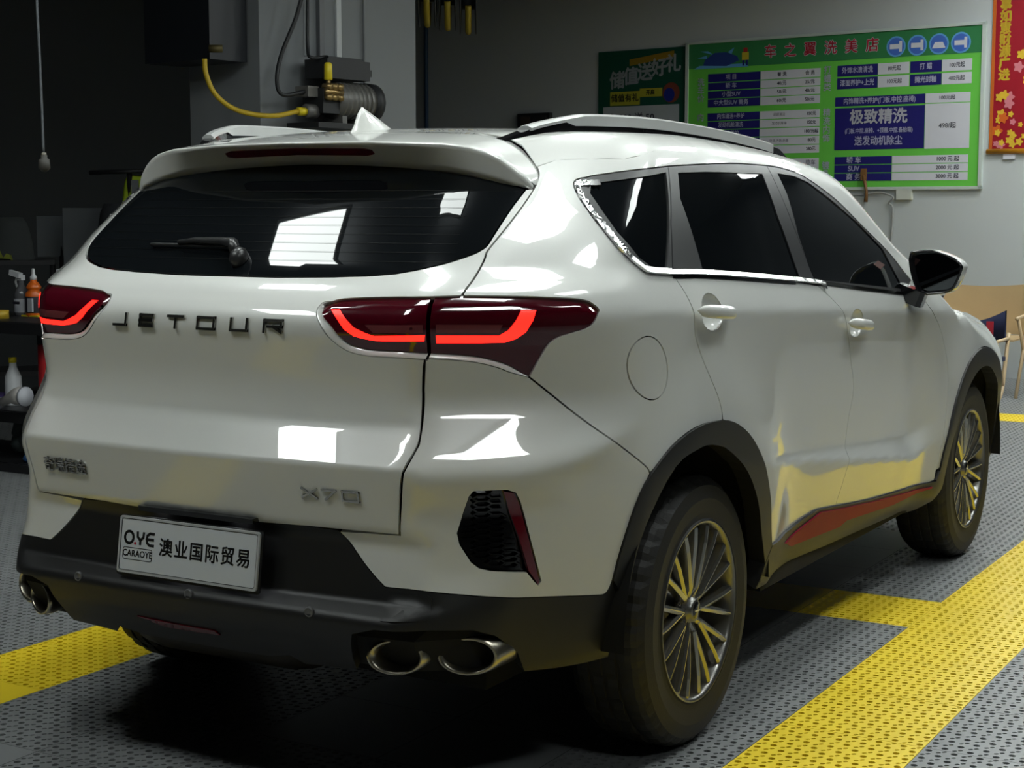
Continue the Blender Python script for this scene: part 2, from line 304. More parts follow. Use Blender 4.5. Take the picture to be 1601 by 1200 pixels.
def surf_mesh(name,poly,mat,fn=S,holes=(),off=0.,h=.022,gap=.0016,skirt=.012,fd=False):
    B=inset(dens(poly,h*.8),gap); H=[inset(dens(q,h*.8),-gap) for q in holes]
    pts=[B]+H; edges=[]; o=0
    for q in pts:
        n=len(q); edges+=[(o+i,o+(i+1)%n) for i in range(n)]; o+=n
    allb=np.vstack(pts)
    lo,hi=B.min(0),B.max(0); ys=np.arange(lo[1]+h/2,hi[1],h*.866); G=[]
    for j,y in enumerate(ys):
        xs=np.arange(lo[0]+h/2+(j%2)*h/2,hi[0],h); G.append(np.stack([xs,0*xs+y],1))
    if G:
        G=np.vstack(G); k=pip(G,B)
        for q in H: k&=~pip(G,q)
        G=G[k]
        if len(G):
            keep=np.ones(len(G),bool)
            for i in range(0,len(G),800):
                dd=((G[i:i+800,None]-allb[None])**2).sum(2).min(1); keep[i:i+800]=dd>(.5*h)**2
            G=G[keep]
    P2=np.vstack([allb,G]) if len(G) else allb
    vs,_,fs,_,_,_=delaunay_2d_cdt([Vector(p) for p in P2],edges,[],0,1e-7)
    V=np.array([tuple(v) for v in vs]); Fc=[tuple(f) for f in fs]
    cen=np.array([V[list(f)].mean(0) for f in Fc]); k=pip(cen,B)
    for q in H: k&=~pip(cen,q)
    Fc=[f for f,a in zip(Fc,k) if a]
    P=fn(V[:,0],V[:,1],-off); N=grad(P)
    if fd:
        e=.002; a=fn(V[:,0]+e,V[:,1],-off)-fn(V[:,0]-e,V[:,1],-off); b=fn(V[:,0],V[:,1]+e,-off)-fn(V[:,0],V[:,1]-e,-off); M=np.cross(a,b); M/=np.linalg.norm(M,axis=1)[:,None]+1e-12; N=M*np.sign((M*N).sum(1))[:,None]
    used=sorted({i for f in Fc for i in f}); mp={a:b for b,a in enumerate(used)}; P=P[used]; N=N[used]; Fc=[tuple(mp[i] for i in f) for f in Fc]
    # orientation
    f0=np.array(Fc[:min(50,len(Fc))]); nn=np.cross(P[f0[:,1]]-P[f0[:,0]],P[f0[:,2]]-P[f0[:,0]])
    if (nn*N[f0[:,0]]).sum()<0: Fc=[f[::-1] for f in Fc]
    from collections import Counter
    ec=Counter(); dirn={}
    for f in Fc:
        for a,b in zip(f,f[1:]+f[:1]): ec[frozenset((a,b))]+=1; dirn[frozenset((a,b))]=(a,b)
    bd=[dirn[e] for e,c in ec.items() if c==1]; top=len(Fc)
    if skirt:
        bi=sorted({i for e in bd for i in e}); mq={a:len(P)+k for k,a in enumerate(bi)}
        P=np.vstack([P,P[bi]-N[bi]*skirt]); N=np.vstack([N,N[bi]])
        Fc+=[(b,a,mq[a],mq[b]) for a,b in bd]
    return P,N,Fc,top,name,mat
def to_mesh(data,mirror=False):
    P,N,Fc,top,name,mat=data; P=P.copy(); N=N.copy()
    if mirror: P[:,1]*=-1; N[:,1]*=-1; Fc=[f[::-1] for f in Fc]
    me=bpy.data.meshes.new(name); me.from_pydata(P.tolist(),[],Fc); me.materials.append(mat)
    me.polygons.foreach_set('use_smooth',[True]*len(Fc)); ln=[]
    for i,f in enumerate(Fc):
        if i<top: ln+=[tuple(N[k]) for k in f]
        else:
            q=np.cross(P[f[1]]-P[f[0]],P[f[2]]-P[f[0]]); q=q/(np.linalg.norm(q)+1e-12); ln+=[tuple(q)]*len(f)
    me.normals_split_custom_set(ln); return me
def mir(half):            # right half boundary (from centre bottom round to centre top) -> closed symmetric polygon
    return list(half)+[(-a,b) for a,b in half[::-1]]
# ------------------------------------------------------------------ THE CAR
BX=2.3
car=empty('car',(BX,0,0),label='white sport utility car with red tail lights parked on the grating floor',cat='car')
def cp(name,me,parent=None,**k):
    p=parent or car; return link(name,me,p,(-BX,0,0) if p is car else (0,0,0),**k)
def panel(name,poly,mat,parent=None,mirror=True,pm_=None,**k):
    d=surf_mesh(name,poly,mat,**k); a=cp(name,to_mesh(d),parent)
    if mirror: return a,cp(name,to_mesh(d,True),pm_ or parent)
    return a
def panel_both(name,poly,mat,parent=None,**k):
    d=surf_mesh(name,poly,mat,**k); m1=to_mesh(d); m2=to_mesh(d,True)
    P,N,Fc,top,_,_=d; n=len(P); P2=P*[1,-1,1]; N2=N*[1,-1,1]
    tops=Fc[:top]+[tuple(i+n for i in f[::-1]) for f in Fc[:top]]; sk=Fc[top:]+[tuple(i+n for i in f[::-1]) for f in Fc[top:]]
    return cp(name,to_mesh((np.vstack([P,P2]),np.vstack([N,N2]),tops+sk,len(tops),name,mat)),parent)
def mirpoly(half): return [p for p in half]+[(-a,b) for a,b in half[::-1] if abs(a)>1e-6]
def RF(x,y,off=0.):
    x=np.asarray(x,float); y=np.asarray(y,float); O=np.stack([x,y,np.where(x>3.3,.75,1.1)],1); Dz=np.tile([0,0,1.],(len(x),1)); return solve(O,Dz,0,.9,off)
ZTT=[(.70,1.545),(.80,1.547),(.90,1.548)]+[p for p in ZT if p[0]>.97]
tl=D['tl_in']; to=D['tl_out']; su=D['seam_up']; st=D['seam_tg']; gr=D['glass_r']; dl=D['dlo_low']; dt=D['dlo_top']; rd=D['rdoor']; bd_=D['bdoor']; fd=D['fdoor']; ao=D['arch_o']; ai=D['arch_i']; bw=D['bw']; sb=D['seam_bump']; si=D['sill']; ve=D['vent']; vr=D['vred']
fd=[dt[-1]]+fd[1:]
def fx(p): return inv(np.array([[a,-.93,b] for a,b in p]))
def outoff(path,ws,g=.013,sgn=1):
    p=np.array(path,float); t=np.gradient(p,axis=0); t/=np.linalg.norm(t,axis=1)[:,None]+1e-9; n=np.stack([-t[:,1],t[:,0]],1)*sgn; n=n/np.linalg.norm(n,axis=1)[:,None]
    return [tuple(q) for q in p+n*g*np.array(ws)[:,None]*np.array([[.8,1.0]])]
LR=-.010
lowi=sm(tl[5:]+tl[:2],4); m_=len(lowi); wi=[min(1,(m_-1-k)/5) for k in range(m_)]; lowiO=outoff(lowi,wi,.014,1)
lowo=sm(to[11:],4); m_=len(lowo); wo=[min(1,k/6)*.9 for k in range(m_)]; lowoO=outoff(lowo,wo,.013,1)
# --- tailgate, glass
half=[(0,.682),(.15,.683),(.319,.688)]+[p for p in sm(st[::-1],3) if p[1]<1.083]+lowiO+sm(tl[1:5],3)[1:]+[su[0]]+sm(su[:9],3)[1:]+sm(gr[:-1],3)+[(0,1.26)]
tail=panel('tailgate',mirpoly(half),PAINT,mirror=False,h=.018)
gtop=[(.609,1.475),(.529,1.495),(.375,1.520),(.19,1.536),(0,1.545)]
gh=[(0,1.26)]+sm(gr[:-1],3)[::-1]+sm(gtop,3)[1:]
rg=panel('rear_window',mirpoly(gh),GLASS,mirror=False,off=-.002,gap=.002,h=.03)
band=[(0,1.262)]+sm(gr[:-1],3)[::-1]
# defroster lines: hairline wires on the glass
mb=MB()
for k in range(9):
    z=1.30+k*.021; w=.50
    ys=np.linspace(-w,w,25); P=S(ys*0+np.where(True,ys,0),ys*0+z,-.0005)
    mb.tube([tuple(p) for p in P],.0004,pm('defroster',(.010,.009,.008),.35),4,False)
cp('defroster_line',mb.mesh('defroster_line'),rg)
# --- tail lights
for sgn in (0,1): pass
def lensfn(top):
    T=np.array(top)
    def f(s,z,off=0.):
        d=np.interp(s,T[:,0],T[:,1])-z
        o=-.011+.013*np.clip(d/.020,0,1)-.011*np.clip((d-.02)/.09,0,1)
        return S(s,z,off-o)
    return f
LF1=lensfn([(.30,1.20)]+sm(tl[:5],3)+[(.6,1.228)]); LF2=lensfn([(.45,1.226)]+sm(to[:6],3)+[(.8,1.1)])
inn=sm(tl[:5],3)+sm(tl[5:]+tl[:1],3)[:-1]
a,b=panel('tail_light_inner',inn,REDLENS,fn=LF1,fd=True,gap=.0006,skirt=.02,h=.010)
for q,o in ((a,False),(b,True)):
    for nm,key,mt,off in (('light_bar','bar_in',LEDRED,.0012),('lens_reflector','ref_in',LENSGREY,.0008)):
        d=surf_mesh(nm,D[key],mt,fn=LF1,fd=True,off=off,gap=0,skirt=.003,h=.012); cp(nm,to_mesh(d,o),q)
outp=sm(to[:6],3)+sm(to[5:12],3)[1:]+sm(to[11:],3)[1:]
a,b=panel('tail_light_outer',outp,REDLENS,fn=LF2,fd=True,gap=.0006,skirt=.02,h=.010)
for q,o in ((a,False),(b,True)):
    for nm,key,mt,off in (('light_bar','bar_out',LEDRED,.0012),('lens_reflector','ref_out',LENSGREY,.0008)):
        d=surf_mesh(nm,D[key],mt,fn=LF2,fd=True,off=off,gap=0,skirt=.003,h=.012); cp(nm,to_mesh(d,o),q)
for path,out_,par in ((lowi,lowiO,tail),(lowo,lowoO,None)):
    A1=np.array(path); B1=np.array(out_); PA_=S(A1[:,0],A1[:,1],-LR+.003); PB_=S(B1[:,0],B1[:,1],.0006); PM=S(*((A1*.25+B1*.75)).T,.001)
    for q in (1,-1):
        mb=MB(); n=len(A1); vs=[tuple(p*[1,q,1]) for p in PA_]+[tuple(p*[1,q,1]) for p in PM]+[tuple(p*[1,q,1]) for p in PB_]
        mb.add(vs,[(k*n+i,k*n+i+1,(k+1)*n+i+1,(k+1)*n+i) for k in range(2) for i in range(n-1)],PAINT,True); cp('lamp_bezel',mb.mesh('lamp_bezel'),par)
# --- body side
fl=np.array(D['fuel']); fc=fl.mean(0); fr=(fl.max(0)-fl.min(0))/2
fuel=[(fc[0]+fr[0]*math.cos(t)-.012*math.sin(t),fc[1]+fr[1]*math.sin(t)) for t in np.linspace(0,2*math.pi,33)[:-1]]
SP=sm(su[:12],3)+ZTT[:]
SP=[(p[0],p[1]+(.0018 if p[0]>.69 and p[1]>1.2 else 0)) for p in SP if p[0]<3.12]
SP+=sm(dt,3)[::-1]+sm(dl[:8],3)[1:-1]+sm(rd[2:],3)[:-1]+[(1.094,.874)]+sm(ao[3:7],3)[::-1][1:-1]+sm(sb,3)[::-1]+sm(to[5:12],3)[::-1][1:]+sm(to[1:6],3)[::-1][1:]
side=panel('side_panel',SP,PAINT,holes=[fuel],h=.022)
panel('fuel_flap',fuel,PAINT,h=.015)
# --- rear bumper
RB=[(.484,1.082)]+st[2:-1]+[(.46,.6885),(.42,.687)]+sm(bw,3)+sm(ao[:4],3)[1:-1]+sm(sb,3)[::-1]+lowoO[1:]
bump=panel('rear_bumper',RB,PAINT,holes=[ve],h=.016)
panel('vent_backing',ve,BLKG,bump[0],pm_=bump[1],off=-.022,gap=-.002,skirt=0,h=.03)
redp=vr+[ve[5],ve[4],ve[3],ve[2]]
panel('bumper_reflector',redp,REDLENS2,bump[0],pm_=bump[1],off=.001,gap=.001,h=.02)
# honeycomb in the vent
mb=MB(); vin=inset(dens([v for v in ve[:1]]+vr+ve[7:],.02),.003); R_=.0125
segs=set()
for i in range(-2,14):
    for j in range(-2,26):
        cx=.52+i*R_*1.5*.9; cz=.56+j*R_*1.05+(i%2)*R_*.525
        v=[(round(cx+R_*.9*math.cos(math.radians(60*k)),5),round(cz+R_*.6*math.sin(math.radians(60*k)),5)) for k in range(6)]
        for k in range(6): segs.add(tuple(sorted((v[k],v[(k+1)%6]))))
segs=[g for g in segs if pip(np.array(g),vin).all()]
A_=np.array([g[0] for g in segs]); B_=np.array([g[1] for g in segs]); dv=B_-A_; nv=np.stack([-dv[:,1],dv[:,0]],1); nv/=np.linalg.norm(nv,axis=1)[:,None]; nv*=.0013
Q=[S(*(A_+nv).T,.004),S(*(A_-nv).T,.004),S(*(B_-nv).T,.004),S(*(B_+nv).T,.004),S(*(A_+nv).T,.018),S(*(A_-nv).T,.018),S(*(B_-nv).T,.018),S(*(B_+nv).T,.018)]
for i in range(len(segs)): mb.add([Q[k][i] for k in range(8)],[(0,1,2,3),(0,3,7,4),(1,5,6,2)],BLKG)
me=mb.mesh('vent_honeycomb'); cp('vent_honeycomb',me,bump[0],kind='stuff')
mb2=MB()
for i in range(len(segs)): mb2.add([Q[k][i]*[1,-1,1] for k in range(8)],[(3,2,1,0),(0,4,7,3),(1,2,6,5)],BLKG)
cp('vent_honeycomb',mb2.mesh('vent_honeycomb'),bump[1],kind='stuff')
LB=[(0,.684),(.30,.689),(.377,.686)]+sm(bw,3)[1:]+[(.756,.50),ai[1],(.752,.41),ai[0],(.732,.337),(.65,.342),(.605,.350),(.596,.40),(.570,.452),(.545,.474),(.50,.481),(.44,.480),(.412,.462),(.404,.40),(.402,.362),(.3,.352),(.27,.375),(.2,.360),(0,.360)]
lb=panel('lower_bumper',mirpoly(LB),BLKP,mirror=False,h=.016,gap=.0008,skirt=.04,off=-.001)
# --- cladding
ring=sm(ao,3)+[(1.52,.40),(1.492,.335)]+sm(ai,3)[::-1][1:-3]
panel('wheel_arch_trim',ring,BLKP,off=.007,gap=.0005,skirt=.05,h=.02)
fo=[(3.18,.43),(3.205,.53),(3.27,.655),(3.37,.765),(3.51,.84),(3.71,.862)]; fo2=fo+[(7.42-a,b) for a,b in fo[:-1][::-1]]
fi=[(3.26,.40),(3.28,.51),(3.345,.62),(3.45,.715),(3.58,.77),(3.71,.785)]; fi2=fi+[(7.42-a,b) for a,b in fi[:-1][::-1]]
FO=[tuple(p) for p in fx(fo2)]; FI=[tuple(p) for p in fx([(3.25,.30)]+fi2+[(4.17,.30)])]
FOs=sm(FO,3); FIs=sm(FI,3)
panel('wheel_arch_trim',FOs+[FO[-1],(FO[-1][0],.30)]+FIs[::-1]+[(FO[0][0],.30)],BLKP,off=.007,gap=.0005,skirt=.05,h=.025)
SL=sm(ao,3)[-1:]+sm(si[1:-1],2)+[FO[0],(FO[0][0]+.0,.30),(3.2,.283),(2.6,.283),(1.845,.305),(1.50,.333),(1.52,.40)]
sill=panel('side_sill',SL,BLKP,off=.008,gap=.0005,skirt=.04,h=.03)
panel('sill_accent',D['red'],REDTRIM,sill[0],pm_=sill[1],off=.0135,gap=.001,skirt=.008,h=.02)
# --- doors
dlr=[p for p in dl if .93<p[0]<bd_[2][0]-.03]; dlf=[p for p in dl if bd_[2][0]+.03<p[0]<fd[0][0]-.03]
sir=[p for p in si[1:] if p[0]<bd_[-1][0]-.02]; sif=[p for p in si[1:] if p[0]>bd_[-1][0]+.02]
def cupring(s0,s1,z0,z1):
    c=((s0+s1)/2,(z0+z1)/2); return [(c[0]+.5*(s1-s0)*math.cos(t),c[1]+.5*(z1-z0)*math.sin(t)) for t in np.linspace(0,2*math.pi,21)[:-1]]
H1=(.985,1.155,1.105,1.200); H2=(2.150,2.375,1.0,1.095)
c1=cupring(1.02,1.13,1.110,1.205); c2=cupring(2.20,2.34,1.010,1.100)
RD=sm(rd[2:],3)+sm(ao[7:],3)+sir+sm(bd_[2:],3)[::-1]+dlr[::-1]
rdo=panel('rear_door',RD,PAINT,holes=[c1],h=.02)
FD=sm(bd_[2:],3)+sif[:-1]+sm(fd,3)[::-1]+dlf[::-1]
fdo=panel('front_door',FD,PAINT,holes=[c2],h=.02)
FE=sm(fd,3)+[(3.285,.44)]+[p for p in FOs if p[1]>.43 and p[0]<4.16][1:]+[(4.30,.72),(4.34,.86)]+[p for p in ZT if 3.2<p[0]<4.31][::-1]+[(3.12,1.215)]
FE=[p for p in FE]
panel('front_fender',FE,PAINT,h=.025)
qf=sm(dt[:3],3)+[rd[1],rd[2]]+sm(dl[:8],3)[::-1][1:-1]
rf=[rd[0]]+[p for p in dt if rd[0][0]+.02<p[0]<bd_[0][0]-.02]+bd_[:3]+dlr[::-1]+[rd[2],rd[1]]
ff=[bd_[0]]+sm([p for p in dt if p[0]>bd_[0][0]+.02],3)+dlf[::-1]+[bd_[2],bd_[1]]
def wing(nm,fr_,gl,par,gname):
    a,b=panel(nm,fr_,TRIM,par[0],pm_=par[1],holes=[gl],off=-.002,h=.03)
    panel(gname,gl,GLASS,par[0],pm_=par[1],off=-.006,gap=-.003,skirt=0,h=.05)
qg=D['qglass']; rgl=D['rglass']; fg=D['fglass']
wing('quarter_window_frame',qf,qg,side,'quarter_window'); wing('window_frame',rf,rgl,rdo,'door_window'); wing('window_frame',ff,fg,fdo,'door_window')
panel('window_sticker',[(2.63,1.232),(2.70,1.243),(2.77,1.226),(2.70,1.213)],pm('sticker_rust',hexc(74,38,30),.6),fdo[0],mirror=False,off=-.0045,gap=0,skirt=.001,h=.02)
# chrome waist strip
def strip(nm,line,w0,w1,mat,off,par,closed=False):
    L=np.array(sm(line,4)); t=np.gradient(L,axis=0); t/=np.linalg.norm(t,axis=1)[:,None]; n=np.stack([-t[:,1],t[:,0]],1)
    poly=[tuple(p) for p in L+n*w0]+[tuple(p) for p in (L+n*w1)[::-1]]
    if area(poly)<0: poly=poly[::-1]
    Q=L[np.argsort(L[:,0])]
    def fn(s_,z_,off_=0.): return S(s_,z_,off_-.0065*np.clip((np.interp(s_,Q[:,0],Q[:,1])+w1-z_)/(w1-w0),0,1)) if mat is CHROME else S(s_,z_,off_)
    return panel(nm,poly,mat,par[0],pm_=par[1],off=off,gap=0,skirt=.006,h=.008 if mat is CHROME else .02,fn=fn,fd=mat is CHROME)
strip('chrome_strip',[(.790,1.497)]+dl[1:8],.002,.015,CHROME,.003,side)
strip('chrome_strip',[p for p in dl if .9<p[0]<2.0]+[(2.0,1.19)],.002,.013,CHROME,.003,rdo)
strip('waist_seal',[(1.84,1.199)]+[p for p in dl if 1.9<p[0]],.000,.011,DCHROME,.003,fdo)
strip('waist_seal',[p for p in dl if .9<p[0]<1.8],-.010,.001,BLKG,.002,rdo)
# handles
def handle(H,c,par):
    s0,s1,z0,z1=H; cz=(z0+z1)/2
    cc=np.array(c).mean(0); rs=np.abs(np.array(c)-cc).max(0)
    def bowl(s,z,off=0.):
        d=((s-cc[0])/rs[0])**2+((z-cc[1])/rs[1])**2; return S(s,z,.030*np.clip(1-d,0,1)**.6)
    d=surf_mesh('handle_cup',c,PAINT,fn=bowl,gap=0,skirt=0,h=.009)
    P,N,Fc,top,_,_=d; N=np.zeros_like(P)
    for f in Fc:
        q=np.cross(P[f[1]]-P[f[0]],P[f[2]]-P[f[0]])
        for i in f: N[i]+=q
    N/=np.linalg.norm(N,axis=1)[:,None]+1e-12; d=(P,N,Fc,top,'handle_cup',PAINT)
    n=14; rows=[]
    for k in range(n+1):
        t=k/n; s=s0+(s1-s0)*t; r=.0135*(1-abs(2*t-1)**6)**.5*(1.0 if t<.75 else 1-.25*(t-.75)/.25)+.0008
        z=cz+(.006 if s0<1.5 else .004)-.018*(t-.5)*(1 if s0<1.5 else 1.3)
        o=.034-.024*(abs(2*t-1)**4); rows.append((s,z,r,o))
    R=[]
    for s,z,r,o in rows:
        c0=S(np.array([s]),np.array([z]),-o)[0]
        R.append([c0+np.array([0,-.9*r*math.cos(a),1.25*r*math.sin(a)]) for a in np.linspace(0,2*math.pi,13)[:-1]])
    mb=MB(); vs=[tuple(p) for q in R for p in q]; m=12
    fs=[(i*m+k,i*m+(k+1)%m,(i+1)*m+(k+1)%m,(i+1)*m+k) for i in range(n) for k in range(m)]+[tuple(range(m))[::-1],tuple(range(n*m,n*m+m))]
    for o,p in ((False,par[0]),(True,par[1])):
        cp('handle_cup',to_mesh(d,o),p)
        mb=MB(); mb.add([(v[0],-v[1] if o else v[1],v[2]) for v in vs],fs,PAINT,True); cp('door_handle',mb.mesh('door_handle'),p)
handle(H1,c1,rdo); handle(H2,c2,fdo)
# --- top surfaces
zs_=np.array([p for p in ZTT if p[0]<4.32]); zp=S(zs_[:,0],zs_[:,1]); edge=[(su[11][0],su[11][1])]
E3=[tuple(p) for p in S(np.array([q[0] for q in su[11:]]),np.array([q[1] for q in su[11:]]))]
seam3=[(.64,-.585),(.662,-.55),(.675,-.50),(.685,-.40),(.70,-.2),(.705,0)]
s0=S(np.array([su[11][0]]),np.array([su[11][1]]))[0]
roofe=[(s0[0],s0[1])]+[(p[0],p[1]) for p in zp if p[0]<2.46 and p[0]>s0[0]+.01]
xe=roofe[-1]
half=[(a,b) for a,b in seam3[::-1]]+roofe+[(2.45,xe[1]),(2.47,-.5),(2.49,0)]
def mirx(h): return list(h)+[(a,-b) for a,b in h[::-1] if abs(b)>1e-6]
roof=cp('roof',to_mesh(surf_mesh('roof',mirx(half),PAINT,fn=RF,h=.035,gap=0,skirt=.004)))
ped=[(p[0],p[1]) for p in zp if 2.47<p[0]<3.40]
wsh=[(2.50,0),(2.48,-.5),(2.475,-.70)]+[(a,b+.065) for a,b in ped]+[(3.40,-.80),(3.43,-.4),(3.44,0)]
cp('windscreen',to_mesh(surf_mesh('windscreen',mirx(wsh),GLASS,fn=RF,h=.05,gap=0,skirt=0)))
apl=[(2.475,-.705)]+[(a,b+.062) for a,b in ped]+[(3.40,-.81)]+[(a,b) for a,b in ped[::-1]]+[(2.46,xe[1])]
d=surf_mesh('windscreen_pillar',apl[::-1] if area(apl)<0 else apl,PAINT,fn=RF,h=.03,gap=0)
cp('windscreen_pillar',to_mesh(d)); cp('windscreen_pillar',to_mesh(d,True))
hed=[(p[0],p[1]) for p in zp if 3.42<p[0]<4.30]
hd=[(3.455,0),(3.445,-.5),(3.42,-.80)]+hed+[(4.32,-.80),(4.44,-.5),(4.48,0)]
cp('bonnet',to_mesh(surf_mesh('bonnet',mirx(hd),PAINT,fn=RF,h=.05,gap=.002)))
# front fascia
panel_both('front_bumper',[(4.31,.72),(4.23,.56),(4.26,.30),(5.1,.27),(5.1,.50),(4.82,.50),(4.74,.72)],PAINT,h=.04)
panel_both('front_grille',[(4.82,.505),(5.1,.505),(5.1,.84),(4.76,.84),(4.745,.725)],BLKG,h=.05,off=-.01)
panel('head_light',[(4.345,.725),(4.735,.725),(4.75,.84),(4.35,.86)],pm('head_lamp',(.5,.5,.52),.1,0,1),h=.04,off=-.002)
panel_both('front_panel',[(4.35,.862),(4.75,.845),(5.1,.845),(5.1,.90),(4.8,.915),(4.40,.92),(4.31,.93)],PAINT,h=.04)
# --- inner dark shell, floor pan, wheel housings
ss=np.concatenate([np.arange(0,5.1,.06),[5.1]]); zz=np.array([.37,.45,.55,.62,.70,.80,.9,1.0,1.09]); G1,G2=np.meshgrid(ss,zz,indexing='ij')
P=S(G1.ravel(),G2.ravel(),.032); mb=MB(); nz=len(zz)
def okc(p): return min(math.hypot(p[0]-.975,p[2]-.36),math.hypot(p[0]-3.715,p[2]-.36))>.50
for i in range(len(ss)-1):
    for j in range(nz-1):
        ids=[i*nz+j,(i+1)*nz+j,(i+1)*nz+j+1,i*nz+j+1]
        if all(okc(P[k]) for k in ids):
            for q in (1,-1): mb.add([P[k]*[1,q,1] for k in ids],[(0,1,2,3)],DARK)
for xc in (.975,3.715):
    for q in (1,-1):
        a=np.linspace(0,math.pi,24); o=[(xc+.475*math.cos(t),q*-.925,.36+.475*math.sin(t)) for t in a]; ii=[(x,q*-.60,z) for x,_,z in o]
        mb.add(o+ii,[(k,k+1,25+k,24+k) for k in range(23)],DARK,True); mb.add([(xc,q*-.60,.36)]+ii,[(0,k,k+1) for k in range(1,24)],DARK)
mb.box((2.35,0,.33),(3.9,1.2,.16),DARK); mb.box((2.35,0,.36),(1.6,1.72,.14),DARK); mb.box((.35,0,.42),(.40,1.1,.10),DARK); mb.box((1.9,0,1.16),(2.7,1.5,.02),DARK)
mb.box((2.35,0,.80),(.02,1.6,.7),DARK)
mb.obj('underbody',car,(-BX,0,0))
# muffler
mb=MB(); mb.lathe([(.0,-.28),(.10,-.27),(.115,-.2),(.115,.2),(.10,.27),(0,.28)],pm('muffler_steel',(.05,.045,.04),.5,.6),c=(.33,.12,.335),ax='y',n=20,sx=1,sy=.75); mb.obj('muffler',car,(-BX,0,0))
# --- spoiler
def itp(y,xs,ys): return np.interp(np.abs(y),xs,ys)
ny=57; Y=np.sin(np.linspace(-1,1,ny)*math.pi/2*.86)/math.sin(math.pi/2*.86)*.640
rows=[]
for y in Y:
    ay=abs(y)
    A=np.array([itp(y,[0,.2,.40,.50,.55,.585,.61,.63,.64],[.705,.70,.685,.675,.662,.64,.625,.605,.588]),y,0.])
    zt_=RF(np.array([A[0]]),np.array([min(ay,.60)*1.0]))[0][2]
    A[2]=min(zt_,itp(y,[0,.4,.50,.55,.585,.61,.63,.64],[1.7,1.62,1.598,1.573,1.55,1.530,1.510,1.488]))
    L=np.array([itp(y,[0,.242,.439,.497,.57,.61,.640],[.400,.418,.462,.482,.512,.532,.555]),y,itp(y,[0,.242,.439,.497,.54,.57,.60,.625,.640],[1.590,1.589,1.582,1.574,1.562,1.547,1.524,1.500,1.478])])
    U=np.array([itp(y,[0,.19,.38,.53,.60,.640],[.505,.503,.505,.515,.530,.560]),y,itp(y,[0,.19,.38,.53,.61,.640],[1.537,1.531,1.517,1.494,1.478,1.470])])
    M=(A+L)/2; M[2]=A[2]*.45+L[2]*.55+.004*(1-(ay/.64)**4)
    dn=(U-L)/np.linalg.norm(U-L)
    # recessed face around the high brake light
    d=.010*(1-sstep(.30,.42,np.array(ay)))
    up=(L-M)/np.linalg.norm(L-M)
    F1=L+dn*.014; F2=L+dn*.020+np.array([d,0,0]); F3=L+(U-L)*.72+np.array([d*.8,0,0]);
    rows.append([A-[0,0,.012],A,A*.7+M*.3,M,M*.45+L*.55,L-up*.012,L-up*.004+dn*.001,L+dn*.004,F1,F2,F3,U,U+np.array([.03,0,.01]),A+np.array([-.03,0,-.03])])
nr=len(rows[0]); mb=MB(); vs=[tuple(p) for r in rows for p in r]
fs=[(i*nr+k,i*nr+k+1,(i+1)*nr+k+1,(i+1)*nr+k) for i in range(ny-1) for k in range(nr-1)]+[tuple(range(nr)),tuple((ny-1)*nr+k for k in range(nr))[::-1]]
mb.add(vs,fs,PAINT,True); sp_=cp('spoiler',mb.mesh('spoiler'))
def lipface(y,t,o=0):  # point on the spoiler's rear face, t from lip to glass
    i=int(np.argmin(np.abs(Y-y))); j=min(max(i+(1 if y>Y[i] else -1),0),ny-1); w=(y-Y[i])/(Y[j]-Y[i]) if j!=i else 0
    q=[rows[i][9]*(1-t)+rows[i][10]*t, rows[j][9]*(1-t)+rows[j][10]*t]; p=q[0]*(1-w)+q[1]*w; return p-np.array([.83,0,.55])*o
mb=MB(); ys=np.linspace(-.236,.236,21); vs=[]
for y in ys:
    e=.5*(1-min(1,(.236-abs(y))/.02)); vs+=[lipface(y,.10+.25*e,.004),lipface(y,.62-.25*e,.004),lipface(y,.62-.2*e,-.01),lipface(y,.10+.2*e,-.01)]
mb.add(vs,[(i*4+k,i*4+(k+1)%4,(i+1)*4+(k+1)%4,(i+1)*4+k) for i in range(20) for k in range(4)]+[(0,1,2,3),(80,83,82,81)],REDLENS2); cp('high_brake_light',mb.mesh('high_brake_light'),sp_)
# --- shark fin
mb=MB(); prof=[(.66,.0,.030),(.70,.012,.030),(.745,.045,.022),(.775,.072,.010),(.79,.078,.005),(.81,.070,.006),(.83,.045,.012),(.855,.018,.020),(.875,.004,.024),(.885,0,.022)]
zr=lambda x,y=0: float(RF(np.array([x]),np.array([y]))[0][2])
vs=[]; m=10
for t in np.linspace(0,1,12):
    x=.69+.20*t; h=[0,.010,.035,.062,.074,.066,.042,.022,.010,.004,.001,0][::-1][int(round(t*11))] if False else .076*max(0,min((t/.24)**1.3 if t<.24 else 1-((t-.24)/.76)**.95,1))
    w=.022*math.sin(math.pi*min(max(t,.02),.98))**.6
    z0=zr(x)-.002
    for k in range(m):
        u=k/(m-1)*2-1; vs.append((x+.02*(1-abs(u))*0,w*u*(1-.0),z0+h*(1-abs(u)**1.15)))
fs=[(i*m+k,i*m+k+1,(i+1)*m+k+1,(i+1)*m+k) for i in range(11) for k in range(m-1)]
mb.add(vs,fs,PAINT,True); cp('roof_antenna',mb.mesh('roof_antenna'))
